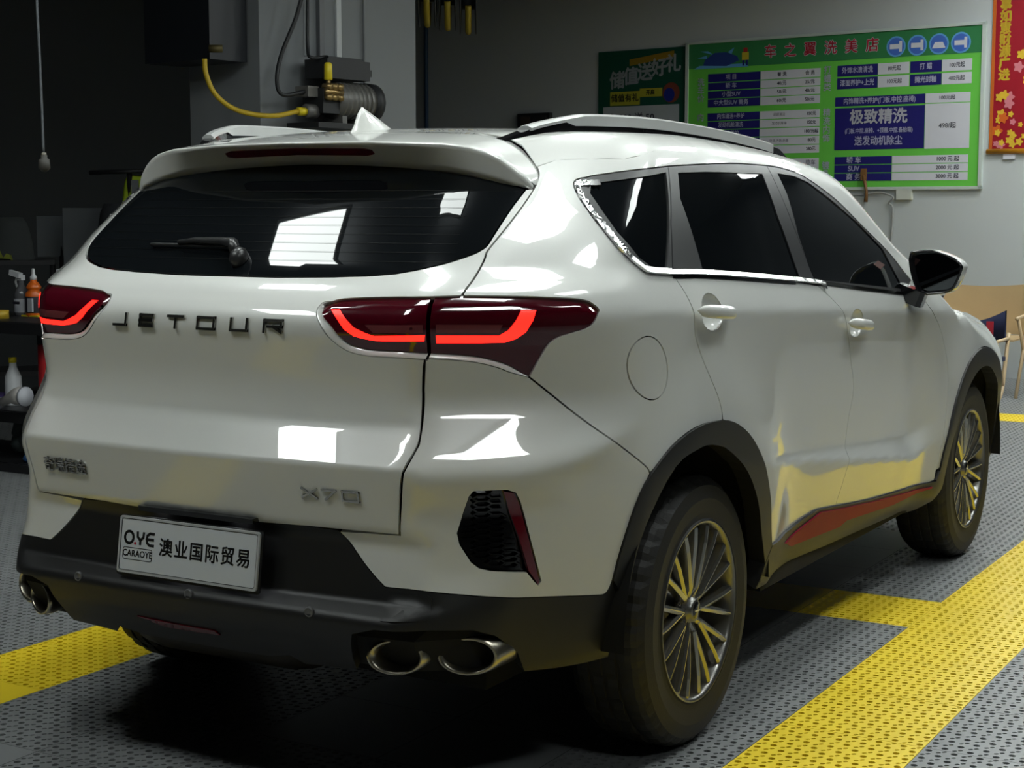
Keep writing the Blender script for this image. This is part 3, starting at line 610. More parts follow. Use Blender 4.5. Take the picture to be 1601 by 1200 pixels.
# --- roof rails
def rail(q):
    pts=[(.655,.487),(.70,.515),(.80,.556),(.95,.590),(1.2,.615),(1.5,.628),(1.8,.632),(2.05,.630),(2.22,.625),(2.33,.622)]
    L=sm(pts,4); L=[p for p in L]; n=len(L)
    xs=np.array([p[0] for p in L]); ys=np.array([p[1] for p in L]); Z=RF(xs,ys)[:,2]
    t=np.clip((xs-.66)/.25,0,1); hb=.034*np.minimum(t**.8,1)*np.minimum(np.clip((2.34-xs)/.12,0,1)**.7,1)
    r=MB(); vs=[]
    for i in range(n): 
        x,y,z,h=xs[i],ys[i],Z[i],max(hb[i],.002)
        vs+=[(x,q*(y+.018),z-.004),(x,q*(y+.015),z+h),(x,q*(y-.015),z+h),(x,q*(y-.018),z-.004)]
    r.add(vs,[(4*i+k,4*i+(k+1)%4,4*i+4+(k+1)%4,4*i+4+k) for i in range(n-1) for k in range(4)]+[(0,1,2,3),(4*n-4,4*n-1,4*n-2,4*n-3)],BLKG)
    a=cp('roof_rail',r.mesh('roof_rail'))
    r=MB(); vs=[]; idx=[i for i in range(n) if .70<xs[i]<2.18]; 
    for i in idx:
        x,y,z,h=xs[i],ys[i],Z[i],hb[i]; lo=.012 if x>.86 else h-.003
        full=1
        vs+=[(x,q*(y+.021),z+lo),(x,q*(y+.021),z+h+.004),(x,q*(y+.010),z+h+.010),(x,q*(y-.010),z+h+.010),(x,q*(y-.021),z+h+.004),(x,q*(y-.021),z+lo)]
    m=len(idx); r.add(vs,[(6*i+k,6*i+k+1,6*i+6+k+1,6*i+6+k) for i in range(m-1) for k in range(5)]+[tuple(range(6)),tuple(6*m-6+k for k in range(6))[::-1]],pm('rail_silver',(.80,.81,.80),.28,.55,.5))
    cp('rail_cap',r.mesh('rail_cap'),a)
rail(1); rail(-1)
# --- rear wiper
W_=pm('wiper_black',(.02,.02,.021),.35)
def gp(y,z,o): return SY(y,z,-o)[0]
mb=MB(); base=gp(-.002,1.298,.0)
for o,r in ((.0,.030),(.022,.028),(.034,.018),(.038,.001)): pass
ring_=[]; nn=grad(np.array([base]))[0]; e1=np.cross(nn,[0,0,1.]); e1/=np.linalg.norm(e1); e2=np.cross(e1,nn)
vs=[]; hs=[(0,.026),(.016,.025),(.026,.018),(.031,.009),(.032,.001)]
for h_,r_ in hs: vs+=[tuple(base+nn*h_+r_*(e1*math.cos(a)*.85+e2*math.sin(a)*1.1)) for a in np.linspace(0,2*math.pi,17)[:-1]]
mb.add(vs,[(i*16+k,i*16+(k+1)%16,(i+1)*16+(k+1)%16,(i+1)*16+k) for i in range(4) for k in range(16)],W_,True)
wp=cp('rear_wiper',mb.mesh('rear_wiper'))
mb=MB(); P0=gp(.008,1.318,.030); P1=gp(.075,1.342,.030); P2=gp(.17,1.343,.027); P3=gp(.225,1.338,.022)
mb.tube([P0,gp(.032,1.338,.034),P1,P2,P3],[.014,.015,.011,.008,.006],W_,8); cp('wiper_arm',mb.mesh('wiper_arm'),wp)
mb=MB(); mb.tube([gp(y,1.330+.004*y,.010) for y in np.linspace(.05,.33,12)],.005,W_,6); cp('wiper_blade',mb.mesh('wiper_blade'),wp)
# --- badges on the tailgate
BADGE=pm('badge_metal',(.46,.45,.42),.2,1,var=.1)
def onsurf(y0,z0,o=.0005):
    U,V_=[k.ravel() for k in np.meshgrid(np.linspace(-.06,.06,7),np.linspace(-.03,.04,7))]
    X=SY(y0-U,z0+V_)[:,0]; A=np.stack([1+0*U,U,V_,U*U,U*V_,V_*V_],1); k,_,_,_=np.linalg.lstsq(A,X,rcond=None)
    def f(u,v,w): return (k[0]+k[1]*u+k[2]*v+k[3]*u*u+k[4]*u*v+k[5]*v*v-o-w,y0-u,z0+v)
    return f
def glyph(name,strokes,y0,z0,hgt,dep,mat,wid,parent=tail):
    """strokes: polylines in a unit box, drawn as bars of width wid"""
    f=onsurf(y0,z0); mb=MB()
    for st_ in strokes:
        for (a,b),(c,d) in zip(st_,st_[1:]):
            L=math.hypot(c-a,d-b); tx,ty=(c-a)/L,(d-b)/L; e=wid*.5
            q=[(a-tx*e-ty*e,b-ty*e+tx*e),(c+tx*e-ty*e,d+ty*e+tx*e),(c+tx*e+ty*e,d+ty*e-tx*e),(a-tx*e+ty*e,b-ty*e-tx*e)]
            mb.prism(q,dep,mat,lambda u,v,w:f(u,v,w))
    return cp(name,mb.mesh(name),parent)
h=.027; zb=1.1375; w_=.0065
G={'J':(.285,.040,[[(.000,0),(1,0),(1,1)]]),'E':(.196,.043,[[(1,1),(0,1),(0,0),(1,0)],[(.0,.5),(.95,.5)]]),'T':(.103,.048,[[(0,1),(1,1)],[(.5,1),(.5,0)]]),
 'O':(.008,.050,[[(0,0),(1,0),(1,1),(0,1),(0,0)]]),'U':(-.094,.047,[[(0,1),(0,0),(1,0),(1,1)]]),'R':(-.192,.049,[[(0,0),(0,1),(1,1),(1,.45),(.25,.45)],[(.55,.45),(1,0)]])}
for k,(y0,wd_,stk) in G.items():
    glyph('badge_letter',[[(u*wd_,v*h) for u,v in p] for p in stk],y0,zb,h,.006,BADGE,w_)
zb=.760; h=.022
for y0,wd_,stk in ((-.322,.040,[[(0,0),(1,1)],[(.0,1),(.38,.58)],[(.62,.42),(1,0)]]),(-.378,.036,[[(0,1),(1,1),(.20,0)]]),(-.432,.042,[[(0,0),(1,0),(1,1),(0,1),(0,0)]])):
    glyph('badge_letter',[[(u*wd_,v*h) for u,v in p] for p in stk],y0,zb,h,.004,BADGE,.0048)
for k,ch in enumerate('奇瑞捷途'):
    f=onsurf(.500-k*.040,.770); cp('badge_character',text_mesh(ch,'badge_character',BADGE,f,size=.040,depth=.005,bold=.0005),tail)
# --- number plate
PX0,PZ0,TL,PYO=.020,.598,.146,.013
def pf(u,v,w): 
    c=1/math.sqrt(1+TL*TL); return (PX0+v*TL*c-w*c,PYO-u,PZ0+v*c+w*TL*c)
def rrect(w,h_,r,n=5):
    return [(sx*(w/2-r)+r*math.cos(a),sy*(h_/2-r)+r*math.sin(a)) for sx,sy,a0 in ((1,1,0),(-1,1,90),(-1,-1,180),(1,-1,270)) for a in [math.radians(a0+90*k/n) for k in range(n+1)]]
mb=MB(); mb.prism(rrect(.44,.14,.008),.004,PLATE,pf)
plate=mb.obj('number_plate',None,label='white trade show plate with black Chinese lettering on the rear bumper',cat='plate') if False else None
mb=MB(); mb.prism(rrect(.452,.150,.008),.003,BLKP,lambda u,v,w:pf(u,v-.002,w-.004)); pl_=mb.obj('number_plate',car,(-BX,0,0))
mb=MB(); mb.prism(rrect(.44,.14,.008),.004,PLATE,pf); face=mb.obj('plate_face',pl_)
def frame_(name,w,h_,r,t,z,mat,u0=0,v0=0,dep=.0008):
    a=rrect(w,h_,r); b=rrect(w-2*t,h_-2*t,max(r-t,.001)); n=len(a); mb=MB()
    vs=[pf(u+u0,v+v0,z+dep) for u,v in a]+[pf(u+u0,v+v0,z+dep) for u,v in b]+[pf(u+u0,v+v0,z) for u,v in a]+[pf(u+u0,v+v0,z) for u,v in b]
    mb.add(vs,[(i,(i+1)%n,n+(i+1)%n,n+i) for i in range(n)]+[(i,(i+1)%n,2*n+(i+1)%n,2*n+i) for i in range(n)]+[(n+i,n+(i+1)%n,3*n+(i+1)%n,3*n+i) for i in range(n)],mat); mb.obj(name,pl_)
frame_('plate_rim',.440,.140,.008,.0055,.004,pm('plate_rim_metal',(.62,.63,.64),.3,.4),dep=.0016)
frame_('plate_border',.4275,.1275,.006,.0010,.004,INK)
frame_('logo_frame',.096,.030,.007,.0013,.004,INK,-.157,-.0215)
T=lambda b,n,sz,u0,v0,mat=INK,sx=1,bold=0,sp2=1,al='CENTER': cp(n,text_mesh(b,n,mat,lambda u,v,w:pf(u+u0,v+v0,w+.0041),size=sz,depth=.0006,sx=sx,bold=bold,spacing=sp2,align=al),pl_)
T('CARAOYE','plate_logo_text',.0225,-.157,-.0215,sx=.94,bold=.0004,sp2=1.0)
# big logo drawn from strokes: O . Y E
def bars(name,polys,wid,mat=INK):
    mb=MB()
    for st_ in polys:
        for (a,b),(c,d) in zip(st_,st_[1:]):
            L=math.hypot(c-a,d-b); tx,ty=(c-a)/L,(d-b)/L; e=wid*.5
            mb.prism([(a-tx*e*.6-ty*e,b-ty*e*.6+tx*e),(c+tx*e*.6-ty*e,d+ty*e*.6+tx*e),(c+tx*e*.6+ty*e,d+ty*e*.6-tx*e),(a-tx*e*.6+ty*e,b-ty*e*.6-tx*e)],.0006,mat,lambda u,v,w:pf(u,v,w+.0041))
    return mb.obj(name,pl_)
ov=[(-.187+.0135*math.cos(a)*1.02,.018+.0145*math.sin(a)) for a in np.linspace(0,2*math.pi,25)]
yv=[(-.160,.0325),(-.159,.021),(-.153,.0155),(-.147,.0155),(-.141,.021),(-.140,.0325)]
ev=[(-.107,.0325),(-.120,.0325),(-.128,.027),(-.130,.018),(-.128,.009),(-.120,.0035),(-.107,.0035)]
bars('plate_logo',[ov,yv,[(-.150,.0155),(-.150,.0035)],ev,[(-.128,.018),(-.108,.018)]],.0066)
mb=MB(); mb.prism([(-.1665+.0035*math.cos(a),.0045+.0035*math.sin(a)) for a in np.linspace(0,2*math.pi,13)[:-1]],.0006,REDINK,lambda u,v,w:pf(u,v,w+.0041)); mb.obj('plate_logo_dot',pl_)
for k,ch in enumerate('澳业国际贸易'):
    T(ch,'plate_character',.0465,-.0665+k*.0483,.0005,bold=.0009,sx=.96)
# plate lamp housing
mb=MB(); mb.box((.052,0,.690),(.05,.36,.012),BLKG,bev=.004); mb.obj('plate_lamp_housing',car,(-BX,0,0))
mb=MB()
for y in (.13,-.12): mb.box((.052,y,.6825),(.018,.045,.003),pm('plate_lamp',(.9,.95,1),.4,emit=(.9,.95,1),es=7,var=.01))
mb.obj('plate_lamp',car,(-BX,0,0))
# --- parking sensors, tow cap, fog reflector
for y,z in ((.363,.501),(-.007,.502),(-.363,.501)):
    mb=MB(); P=SY(y,z)[0]; mb.lathe([(.0,-.0015),(.008,-.0015),(.0085,-.003),(.0115,-.003),(.0125,-.0005),(.0125,.004)],pm('sensor_grey',(.14,.14,.145),.35,.3),c=tuple(P),ax='x',n=20); mb.obj('parking_sensor',lb)
tc_=[(.447,.502),(.497,.504),(.500,.510),(.500,.552),(.495,.557),(.450,.553),(.444,.547),(.444,.508)]
panel('tow_cover',tc_,BLKP,lb,mirror=False,off=.0015,gap=.0005,skirt=.01,h=.02)
panel('rear_fog_reflector',[(-.175,.421),(-.06,.417),(0,.416),(.07,.416),(.083,.405),(-.09,.402)],REDLENS2,lb,mirror=False,off=.003,gap=0,skirt=.01,h=.02)
# --- exhaust tips
EXM=pm('exhaust_steel',(.42,.39,.32),.30,1,var=.15,scale=25)
for q in (1,-1):
    for (x0,y0,s) in ((.060,.562,.92),(.150,.700,.98)):
        mb=MB(); M=Matrix.Rotation(q*math.radians(24),4,'Z'); prof=[(.000,.16),(.046,.158),(.0475,.02),(.052,.006),(.057,.0),(.0625,.002),(.065,.012),(.066,.03),(.066,.22)]
        n=28; vs=[]
        for r,hx in prof:
            for k in range(n):
                a=2*math.pi*k/n; yy=r*math.cos(a)*1.06*s; zz=r*math.sin(a)*.70*s; xx=hx+(yy*q)*.42+zz*.10
                vs.append((x0+xx,q*y0+yy,.408+zz))
        mb.add(vs,[(i*n+k,i*n+(k+1)%n,(i+1)*n+(k+1)%n,(i+1)*n+k) for i in range(len(prof)-1) for k in range(n)],EXM,True)
        e=mb.obj('exhaust_tip',car,(-BX,0,0)); mb=MB()
        vs=[(x0+.05+(y*q)*.42,q*y0+y,.408+z) for y,z in [(.047*math.cos(a)*1.06*s,.047*math.sin(a)*.70*s) for a in np.linspace(0,2*math.pi,25)[:-1]]]
        mb.add(vs,[tuple(range(24))],DARK); mb.obj('pipe_inside',e)
# --- wing mirrors
MO=[(-.915,1.262),(-.925,1.272),(-.99,1.277),(-1.04,1.265),(-1.085,1.244),(-1.102,1.226),(-1.105,1.212),(-1.094,1.180),(-1.078,1.145),(-1.062,1.130),(-1.03,1.122),(-.965,1.116),(-.948,1.124),(-.925,1.175),(-.912,1.235)]
for q in (-1,1):
    def q_(p): return (p[0],-q*p[1],p[2])
    mo=np.array(sm(MO+[MO[0]],3)[:-1]); c=mo.mean(0); n=len(mo); X0=2.80
    mb=MB(); vs=[]; lay=[(-.004,.90),(-.010,.965),(0,1.0),(.03,1.02),(.07,.99),(.11,.88),(.14,.66),(.152,.3)]
    for x,s in lay: vs+=[q_((X0+x+.0*(p[0]),c[0]+(p[0]-c[0])*s,c[1]+(p[1]-c[1])*s+.0)) for p in mo]
    fs=[(i*n+k,i*n+(k+1)%n,(i+1)*n+(k+1)%n,(i+1)*n+k) for i in range(2) for k in range(n)]
    mb.add(vs,fs,BLKG,True)
    mm=mb.obj('wing_mirror',car,(-BX,0,0)); mb=MB()
    fs=[(i*n+k,i*n+(k+1)%n,(i+1)*n+(k+1)%n,(i+1)*n+k) for i in range(2,7) for k in range(n) if (vs[2*n+k][2]+vs[2*n+(k+1)%n][2])/2>1.165 ]
    fb=[(i*n+k,i*n+(k+1)%n,(i+1)*n+(k+1)%n,(i+1)*n+k) for i in range(2,7) for k in range(n) if not (vs[2*n+k][2]+vs[2*n+(k+1)%n][2])/2>1.165 ]+[tuple(7*n+k for k in range(n))]
    mb.add(vs,fs,PAINT,True); mb.obj('mirror_cap',mm); mb=MB(); mb.add(vs,fb,BLKG,True); mb.obj('mirror_shell',mm)
    mb=MB(); g=[(c[0]+(p[0]-c[0])*.86-.004,c[1]+(p[1]-c[1])*.84+.002) for p in mo]
    mb.add([q_((X0+.010,a,b)) for a,b in g],[tuple(range(n))],pm('mirror_glass',(.10,.11,.12),.02,1)); mb.obj('mirror_glass',mm)
    mb=MB(); mb.add([q_((X0-.004,c[0]+(p[0]-c[0])*s,c[1]+(p[1]-c[1])*s)) for s in (.90,) for p in mo]+[q_((X0+.010,c[0]+(p[0]-c[0])*.85-.004,c[1]+(p[1]-c[1])*.83)) for p in mo],[(k,(k+1)%n,n+(k+1)%n,n+k) for k in range(n)],BLKG,True); mb.obj('mirror_rim',mm)
    mb=MB(); mb.box((X0+.0,-q*(-.925),1.115),(.07,.10,.055),BLKG,Matrix.Rotation(-q*.35,4,'X'),.015); mb.obj('mirror_arm',mm)
# triangle filler at the front of the door glass
tri=[(2.80,1.125),(2.895,1.163),(2.80,1.208),(2.785,1.16)]
# --- wheels
def wheel_parts():
    P={}
    mb=MB(); n=120; prof=[(.243,.00),(.247,.004),(.262,.004),(.300,.0),(.335,.006),(.352,.020),(.360,.034),(.3625,.050),(.3625,.066),(.356,.068),(.356,.076),(.3635,.078),(.364,.105),(.358,.107),(.358,.117),(.364,.119),(.3635,.146),(.356,.148),(.356,.156),(.3625,.158),(.3625,.172),(.358,.190),(.335,.218),(.245,.224)]
    vs=[]
    for j,(r,y) in enumerate(prof):
        for k in range(n):
            a=2*math.pi*k/n; rr=r
            if j in (5,6,7,8,19,20,21) and k%3==0: rr=r-.004
            if j in (11,12,15,16) and k%4==0: rr-=.006
            vs.append((rr*math.cos(a),y,rr*math.sin(a)))
    fs=[(i*n+k,i*n+(k+1)%n,(i+1)*n+(k+1)%n,(i+1)*n+k) for i in range(len(prof)-1) for k in range(n)]
    mb.add(vs,fs,TYRE,False); me=mb.mesh('tyre'); P['tyre']=me
    mb=MB(); mb.lathe([(.245,.006),(.243,.001),(.238,.001),(.233,.008),(.229,.014),(.226,.05),(.212,.09),(.208,.16),(.215,.20),(.24,.215)],ALLOY,ax='y',n=60); P['rim']=mb.mesh('rim')
    mb=MB(); # one spoke, along +z
    sec=[(.030,.0075,.030,.052),(.060,.0095,.020,.050),(.12,.0085,.013,.040),(.18,.0080,.007,.034),(.225,.0078,.006,.028),(.234,.0075,.010,.026)]
    vs=[]
    for r,w,y0,y1 in sec: vs+=[(-w*1.25,y1,r),(-w,y0+.005,r),(-w*.15,y0,r),(w*.15,y0,r),(w,y0+.005,r),(w*1.25,y1,r)]
    mb.add(vs,[(i*6+k,i*6+(k+1)%6,(i+1)*6+(k+1)%6,(i+1)*6+k) for i in range(5) for k in range(6)]+[tuple(range(6))],ALLOYB); P['spoke']=mb.mesh('spoke')
    mb=MB(); mb.lathe([(0,.014),(.026,.014),(.031,.018),(.033,.030),(.050,.034),(.052,.060),(.062,.064),(.064,.11)],ALLOY,ax='y',n=30); P['hub_cap']=mb.mesh('hub_cap')
    mb=MB(); mb.lathe([(0,.0115),(.020,.0115),(.024,.0145)],BLKG,ax='y',n=24); 
    mb.box((0,.0112,0),(.030,.001,.004),CHROME); P['hub_emblem']=mb.mesh('hub_emblem')
    mb=MB(); mb.lathe([(0,.036),(.007,.036),(.010,.040),(.010,.055)],DCHROME,ax='y',n=6); P['wheel_nut']=mb.mesh('wheel_nut')
    mb=MB(); mb.lathe([(.07,.10),(.165,.10),(.165,.125),(.07,.125)],pm('brake_steel',(.09,.085,.08),.4,.8),ax='y',n=40); P['brake_disc']=mb.mesh('brake_disc')
    return P
WP=wheel_parts()
for xc in (.979,3.715):
    for q in (-1,1):
        e=link('wheel',None,car,(xc-BX,q*.918,.3615),(0,random.uniform(0,.3),0 if q<0 else math.pi))
        for nm in ('tyre','rim','hub_cap','hub_emblem','brake_disc'): link(nm,WP[nm],e)
        for k in range(20):
            a=(k//2)*2*math.pi/10+(.085 if k%2 else -.085)
            o=link('spoke',WP['spoke'],e,(.012*(1 if k%2 else -1)*math.cos((k//2)*2*math.pi/10),0,-.012*(1 if k%2 else -1)*math.sin((k//2)*2*math.pi/10)),(0,a+.03*(1 if k%2 else -1),0))
        for k in range(5):
            a=2*math.pi*k/5+.3; link('wheel_nut',WP['wheel_nut'],e,(.043*math.cos(a)*1.3,0,.043*math.sin(a)*1.3))
# ------------------------------------------------------------------ floor of grating tiles
TS=.403; FX0,FY0=2.861,-1.045
flo=MB(); flo.box((3.2,.6,-.07),(17.6,14.0,.10),SLAB); floor=flo.obj('floor',kind='structure')
def tile_mesh(name,mat,full=True):
    g=.0009; a=TS/2-g; B=[(-a,-a),(a,-a),(a,a),(-a,a)]; holes=[]
    p=TS/12; cs,sn=math.cos(-math.pi/4),math.sin(-math.pi/4)
    for i in range(-6,6):
        for j in range(-6,6):
            cx,cy=(i+.5)*p,(j+.5)*p
            if (i+j)%2==0:
                n=8 if full else 4; r=.0096 if full else .0105
                holes.append([(cx+r*math.cos(2*math.pi*k/n+.39),cy+r*math.sin(2*math.pi*k/n+.39)) for k in range(n)])
            else:
                for s in (-1,1):
                    c0=s*.0086; L,w=.0075,.0043
                    q=[(-L,0),(-L*.6,-w),(L*.6,-w),(L,0),(L*.6,w),(-L*.6,w)] if full else [(-L,-w),(L,-w),(L,w),(-L,w)]
                    q=[(u+c0,v) for u,v in q]; holes.append([(cx+u*cs-v*sn,cy+u*sn+v*cs) for u,v in q])
    pts=[B]+holes; ed=[]; o=0
    for q in pts: ed+=[(o+i,o+(i+1)%len(q)) for i in range(len(q))]; o+=len(q)
    allp=[Vector(x) for q in pts for x in q]
    vs,_,fs,_,_,_=delaunay_2d_cdt(allp,ed,[],0,1e-8)
    V=[tuple(v) for v in vs]
    # a face is a hole when all its vertices belong to one hole
    own={}; o=0
    for hi,q in enumerate(pts):
        for i in range(len(q)): own[o+i]=hi
        o+=len(q)
    top=[tuple(f) for f in fs if not (len({own.get(i,-1) for i in f})==1 and own.get(f[0],-1)>0)]
    v3=[(x,y,0) for x,y in V]; F_=list(top); n0=len(v3)
    v3+=[(x,y,-.017 if full else -.010) for x,y in V]; o=0
    for hi,q in enumerate(pts):
        m=len(q)
        for i in range(m):
            a_,b_=o+i,o+(i+1)%m; F_.append((b_,a_,n0+a_,n0+b_))
        o+=m
    return v3,F_
def mkmesh(name,v3,F_,mat):
    me=bpy.data.meshes.new(name); me.from_pydata(v3,[],F_); me.materials.append(mat); me.update()
    n=me.polygons[0].normal
    if n.z<0: me.flip_normals()
    return me
v3,F_=tile_mesh('t',None,True); TM={False:mkmesh('tile',v3,F_,GREY),True:mkmesh('tile',v3,F_,YEL)}
lv,lf=tile_mesh('l',None,False)
def yellow(i,j):   # tile column i along the car, row j across
    return j==-1 or j==5 or (i==-1 and 0<=j<5) or (i==13 and j>=-2)
tiles=[]
C_=np.array([-2.937,-2.6125,1.4284]); yaw,pit=.5264,-.1083
fw=np.array([math.cos(pit)*math.cos(yaw),math.cos(pit)*math.sin(yaw),math.sin(pit)]); rt=np.array([math.sin(yaw),-math.cos(yaw),0]); up_=np.cross(rt,fw)
for i in range(-20,21):
    for j in range(-13,17):
        x=FX0+(i+.5)*TS; y=FY0+(j+.5)*TS; d=np.array([x,y,0])-C_; z=d@fw; u=2548*(d@rt)/max(z,.01); v=-2548*(d@up_)/max(z,.01)
        vis=z>.5 and abs(u)<880 and abs(v)<680 and not (.5<x<4.2 and -.6<y<1.2 and not(x<1.2 and y>.2))
        tiles.append((0 if vis else 1,np.linalg.norm(d),i,j,x,y))
tiles.sort(); full=tiles[:300]; rest=tiles[300:]
for _,_,i,j,x,y in full:
    link('tile',TM[yellow(i,j)],floor,(x,y,random.uniform(-.0004,.0004)))
V,F2,MI=[],[],[]
nearest=sorted(rest,key=lambda t:(t[0],t[1]))
for n,(vi,dd,i,j,x,y) in enumerate(nearest):
    o=len(V); mi=int(yellow(i,j))
    if (vi==0 and n<330) or (-.8<x<5.5 and -3.2<y<-.9):
        V+=[(a+x,b+y,c) for a,b,c in lv]; F2+=[tuple(o+k for k in f) for f in lf]; MI+=[mi]*len(lf)
    else:
        a=TS/2-.0009; V+=[(x-a,y-a,0),(x+a,y-a,0),(x+a,y+a,0),(x-a,y+a,0)]; F2.append((o,o+1,o+2,o+3)); MI.append(mi)
me=bpy.data.meshes.new('far_tiles'); me.from_pydata(V,[],F2); me.materials.append(GREY); me.materials.append(YEL); me.polygons.foreach_set('material_index',MI); me.update()
if me.polygons[0].normal.z<0: me.flip_normals()
link('far_tiles',me,floor,kind='stuff')
print('far tiles tris',len(F2))
# ------------------------------------------------------------------ room
W0=np.array([10.9,.5,0]); UD=np.array([-.122,-.993,0]); OD=np.array([-.993,.122,0])
UD/=np.linalg.norm(UD); OD/=np.linalg.norm(OD)
def WPt(u,z,o=0): p=W0+UD*u+OD*o; return (p[0],p[1],p[2]+z)
RW=Matrix((( -OD[0],-UD[0],0),(-OD[1],-UD[1],0),(0,0,1))).to_4x4()
def wbox(mb,u0,u1,z0,z1,o0,o1,mat): 
    vs=[WPt(u,z,o) for u in(u0,u1) for z in(z0,z1) for o in(o0,o1)]
    mb.add(vs,[(0,1,3,2),(4,6,7,5),(0,4,5,1),(2,3,7,6),(0,2,6,4),(1,5,7,3)],mat)
WALL=pm('painted_wall',hexc(188,192,194),.75,bump=.1,bscale=90,var=.03,scale=1.5)
WALLD=pm('dark_wall',(.012,.015,.018),.7,var=.15)
mb=MB(); wbox(mb,-9,1.5,-.1,3.95,-.2,0,WALL); mb.obj('wall_back',kind='structure')
mb=MB(); wbox(mb,1.5,7.5,-.1,3.95,-.2,0,WALLD); mb.obj('wall_back_unseen',kind='structure')  # unseen dark stretch of wall, added so the side windows reflect dark
mb=MB(); mb.box((2.5,7.4,1.9),(19,.2,4.1),WALLD); mb.obj('wall_left',kind='structure')
mb=MB(); mb.box((2.5,-6.6,1.9),(19,.2,4.1),pm('right_wall',hexc(52,53,52),.7,var=.03)); mb.obj('wall_right',kind='structure')
mb=MB(); mb.box((-6.2,.4,1.9),(.2,14,4.1),pm('front_wall',hexc(70,71,70),.7)); mb.obj('wall_front',kind='structure')
mb=MB(); mb.box((2.5,.4,4.0),(19,14.2,.2),pm('ceiling_dark',(.05,.052,.055),.8)); mb.obj('ceiling',kind='structure')
# pillar
C0=np.array([4.42,3.31,0]); PA=np.array([.993,-.122,0]); PB=np.array([.122,.993,0])
def PP(t,z,o=0,b=0): p=C0+PA*t-PB*o+PB*b; return (p[0],p[1],p[2]+z)
def pbox(mb,t0,t1,z0,z1,o0,o1,mat):
    mb.add([PP(t,z,o) for t in(t0,t1) for z in(z0,z1) for o in(o0,o1)],[(0,1,3,2),(4,6,7,5),(0,4,5,1),(2,3,7,6),(0,2,6,4),(1,5,7,3)],mat)
mb=MB(); pbox(mb,0,1.352,-.02,3.9,-.583,0,pm('pillar_paint',hexc(118,121,124),.7,var=.03)); pil=mb.obj('pillar',kind='structure')
mb=MB(); pbox(mb,.46,.50,2.0,3.9,0,.03,pm('conduit_grey',hexc(95,97,100),.5)); pbox(mb,.36,.375,2.3,3.9,0,.02,WALL); pbox(mb,.62,.66,2.3,3.9,0,.015,WALL); mb.obj('conduit_box',pil)
mb=MB(); mb.tube([PP(.86,3.9,.015),PP(.86,1.6,.015)],.008,pm('pipe_grey',hexc(120,123,126),.5),8); mb.obj('conduit_pipe',pil)
# pump on the pillar
BLK=pm('matt_black',(.010,.011,.013),.55); STEEL=pm('cast_grey',(.16,.155,.145),.45,.4,bump=.3,bscale=40); BRASS=pm('brass',(.35,.24,.10),.35,.9,var=.25,scale=30); YELP=pm('yellow_plastic',hexc(222,200,30),.45)
pump=empty('pressure_pump',PP(.45,1.95,.15),label='pressure washer pump with black control box and brass fittings, mounted on the pillar',cat='pump')
def rel(o_,mesh,name,par,**k): 
    o=bpy.data.objects.new(name,mesh); COL.objects.link(o); o.parent=par; o.location=-par.location; return tag(o,**k)
a_=[tuple(PA[i] for i in range(3))]
def ptube(mb,t0,t1,z,o,r,mat,n=16): mb.tube([PP(t0,z,o),PP(t1,z,o)],r,mat,n)
mb=MB(); ptube(mb,.40,.70,2.04,.16,.105,STEEL); ptube(mb,.70,.76,2.04,.16,.115,BLK)
for k in range(7): ptube(mb,.43+.038*k,.445+.038*k,2.04,.16,.112,STEEL)
rel(0,mb.mesh('motor'),'motor',pump)
mb=MB(); pbox(mb,.30,.66,2.16,2.27,.06,.24,BLK); pbox(mb,.66,.72,2.19,2.23,.10,.2,BLK); pbox(mb,.33,.62,2.27,2.285,.08,.22,BLK); rel(0,mb.mesh('control_box'),'control_box',pump)
mb=MB(); pbox(mb,.26,.40,1.96,2.10,.08,.24,BLK); ptube(mb,.19,.27,1.97,.17,.04,STEEL); pbox(mb,.18,.27,2.05,2.11,.10,.2,STEEL); rel(0,mb.mesh('pump_head'),'pump_head',pump)
mb=MB()
for k in range(3):
    for z in (2.05,2.11): mb.tube([PP(.29+.045*k,z,.22),PP(.29+.045*k,z,.275)],.020,BRASS,8)
mb.tube([PP(.27,2.08,.245),PP(.41,2.08,.245)],.022,BRASS,8); mb.tube([PP(.30,2.10,.245),PP(.30,2.16,.245)],.012,BRASS,8); rel(0,mb.mesh('brass_manifold'),'brass_manifold',pump)
mb=MB(); mb.tube([PP(.30,2.145,.245),PP(.30,2.15,.245),PP(.30,2.235,.245),PP(.30,2.245,.245)],[.018,.024,.022,.014],YELP,14); rel(0,mb.mesh('regulator_knob'),'regulator_knob',pump)
mb=MB(); pbox(mb,.18,.70,1.875,1.905,.03,.28,BLK); pbox(mb,.42,.46,1.90,1.95,.08,.24,STEEL); pbox(mb,.58,.62,1.90,1.95,.08,.24,STEEL); rel(0,mb.mesh('mount_bracket'),'mount_bracket',pump)
mb=MB(); mb.tube([PP(.13,1.965,.17),PP(.185,1.965,.17)],.024,YELP,12); rel(0,mb.mesh('hose_coupling'),'hose_coupling',pump)
def b_(t,z,o=.10): return PP(0,z,o,t)      # beyond the corner, along the left face
hz=[(-.10+.0,2.225),(0,0)]
def at(px,py,d):
    w=fw+rt*((px-800.5)/2548)+up_*((600-py)/2548); p=C_+w*d; return (float(p[0]),float(p[1]),float(p[2]))
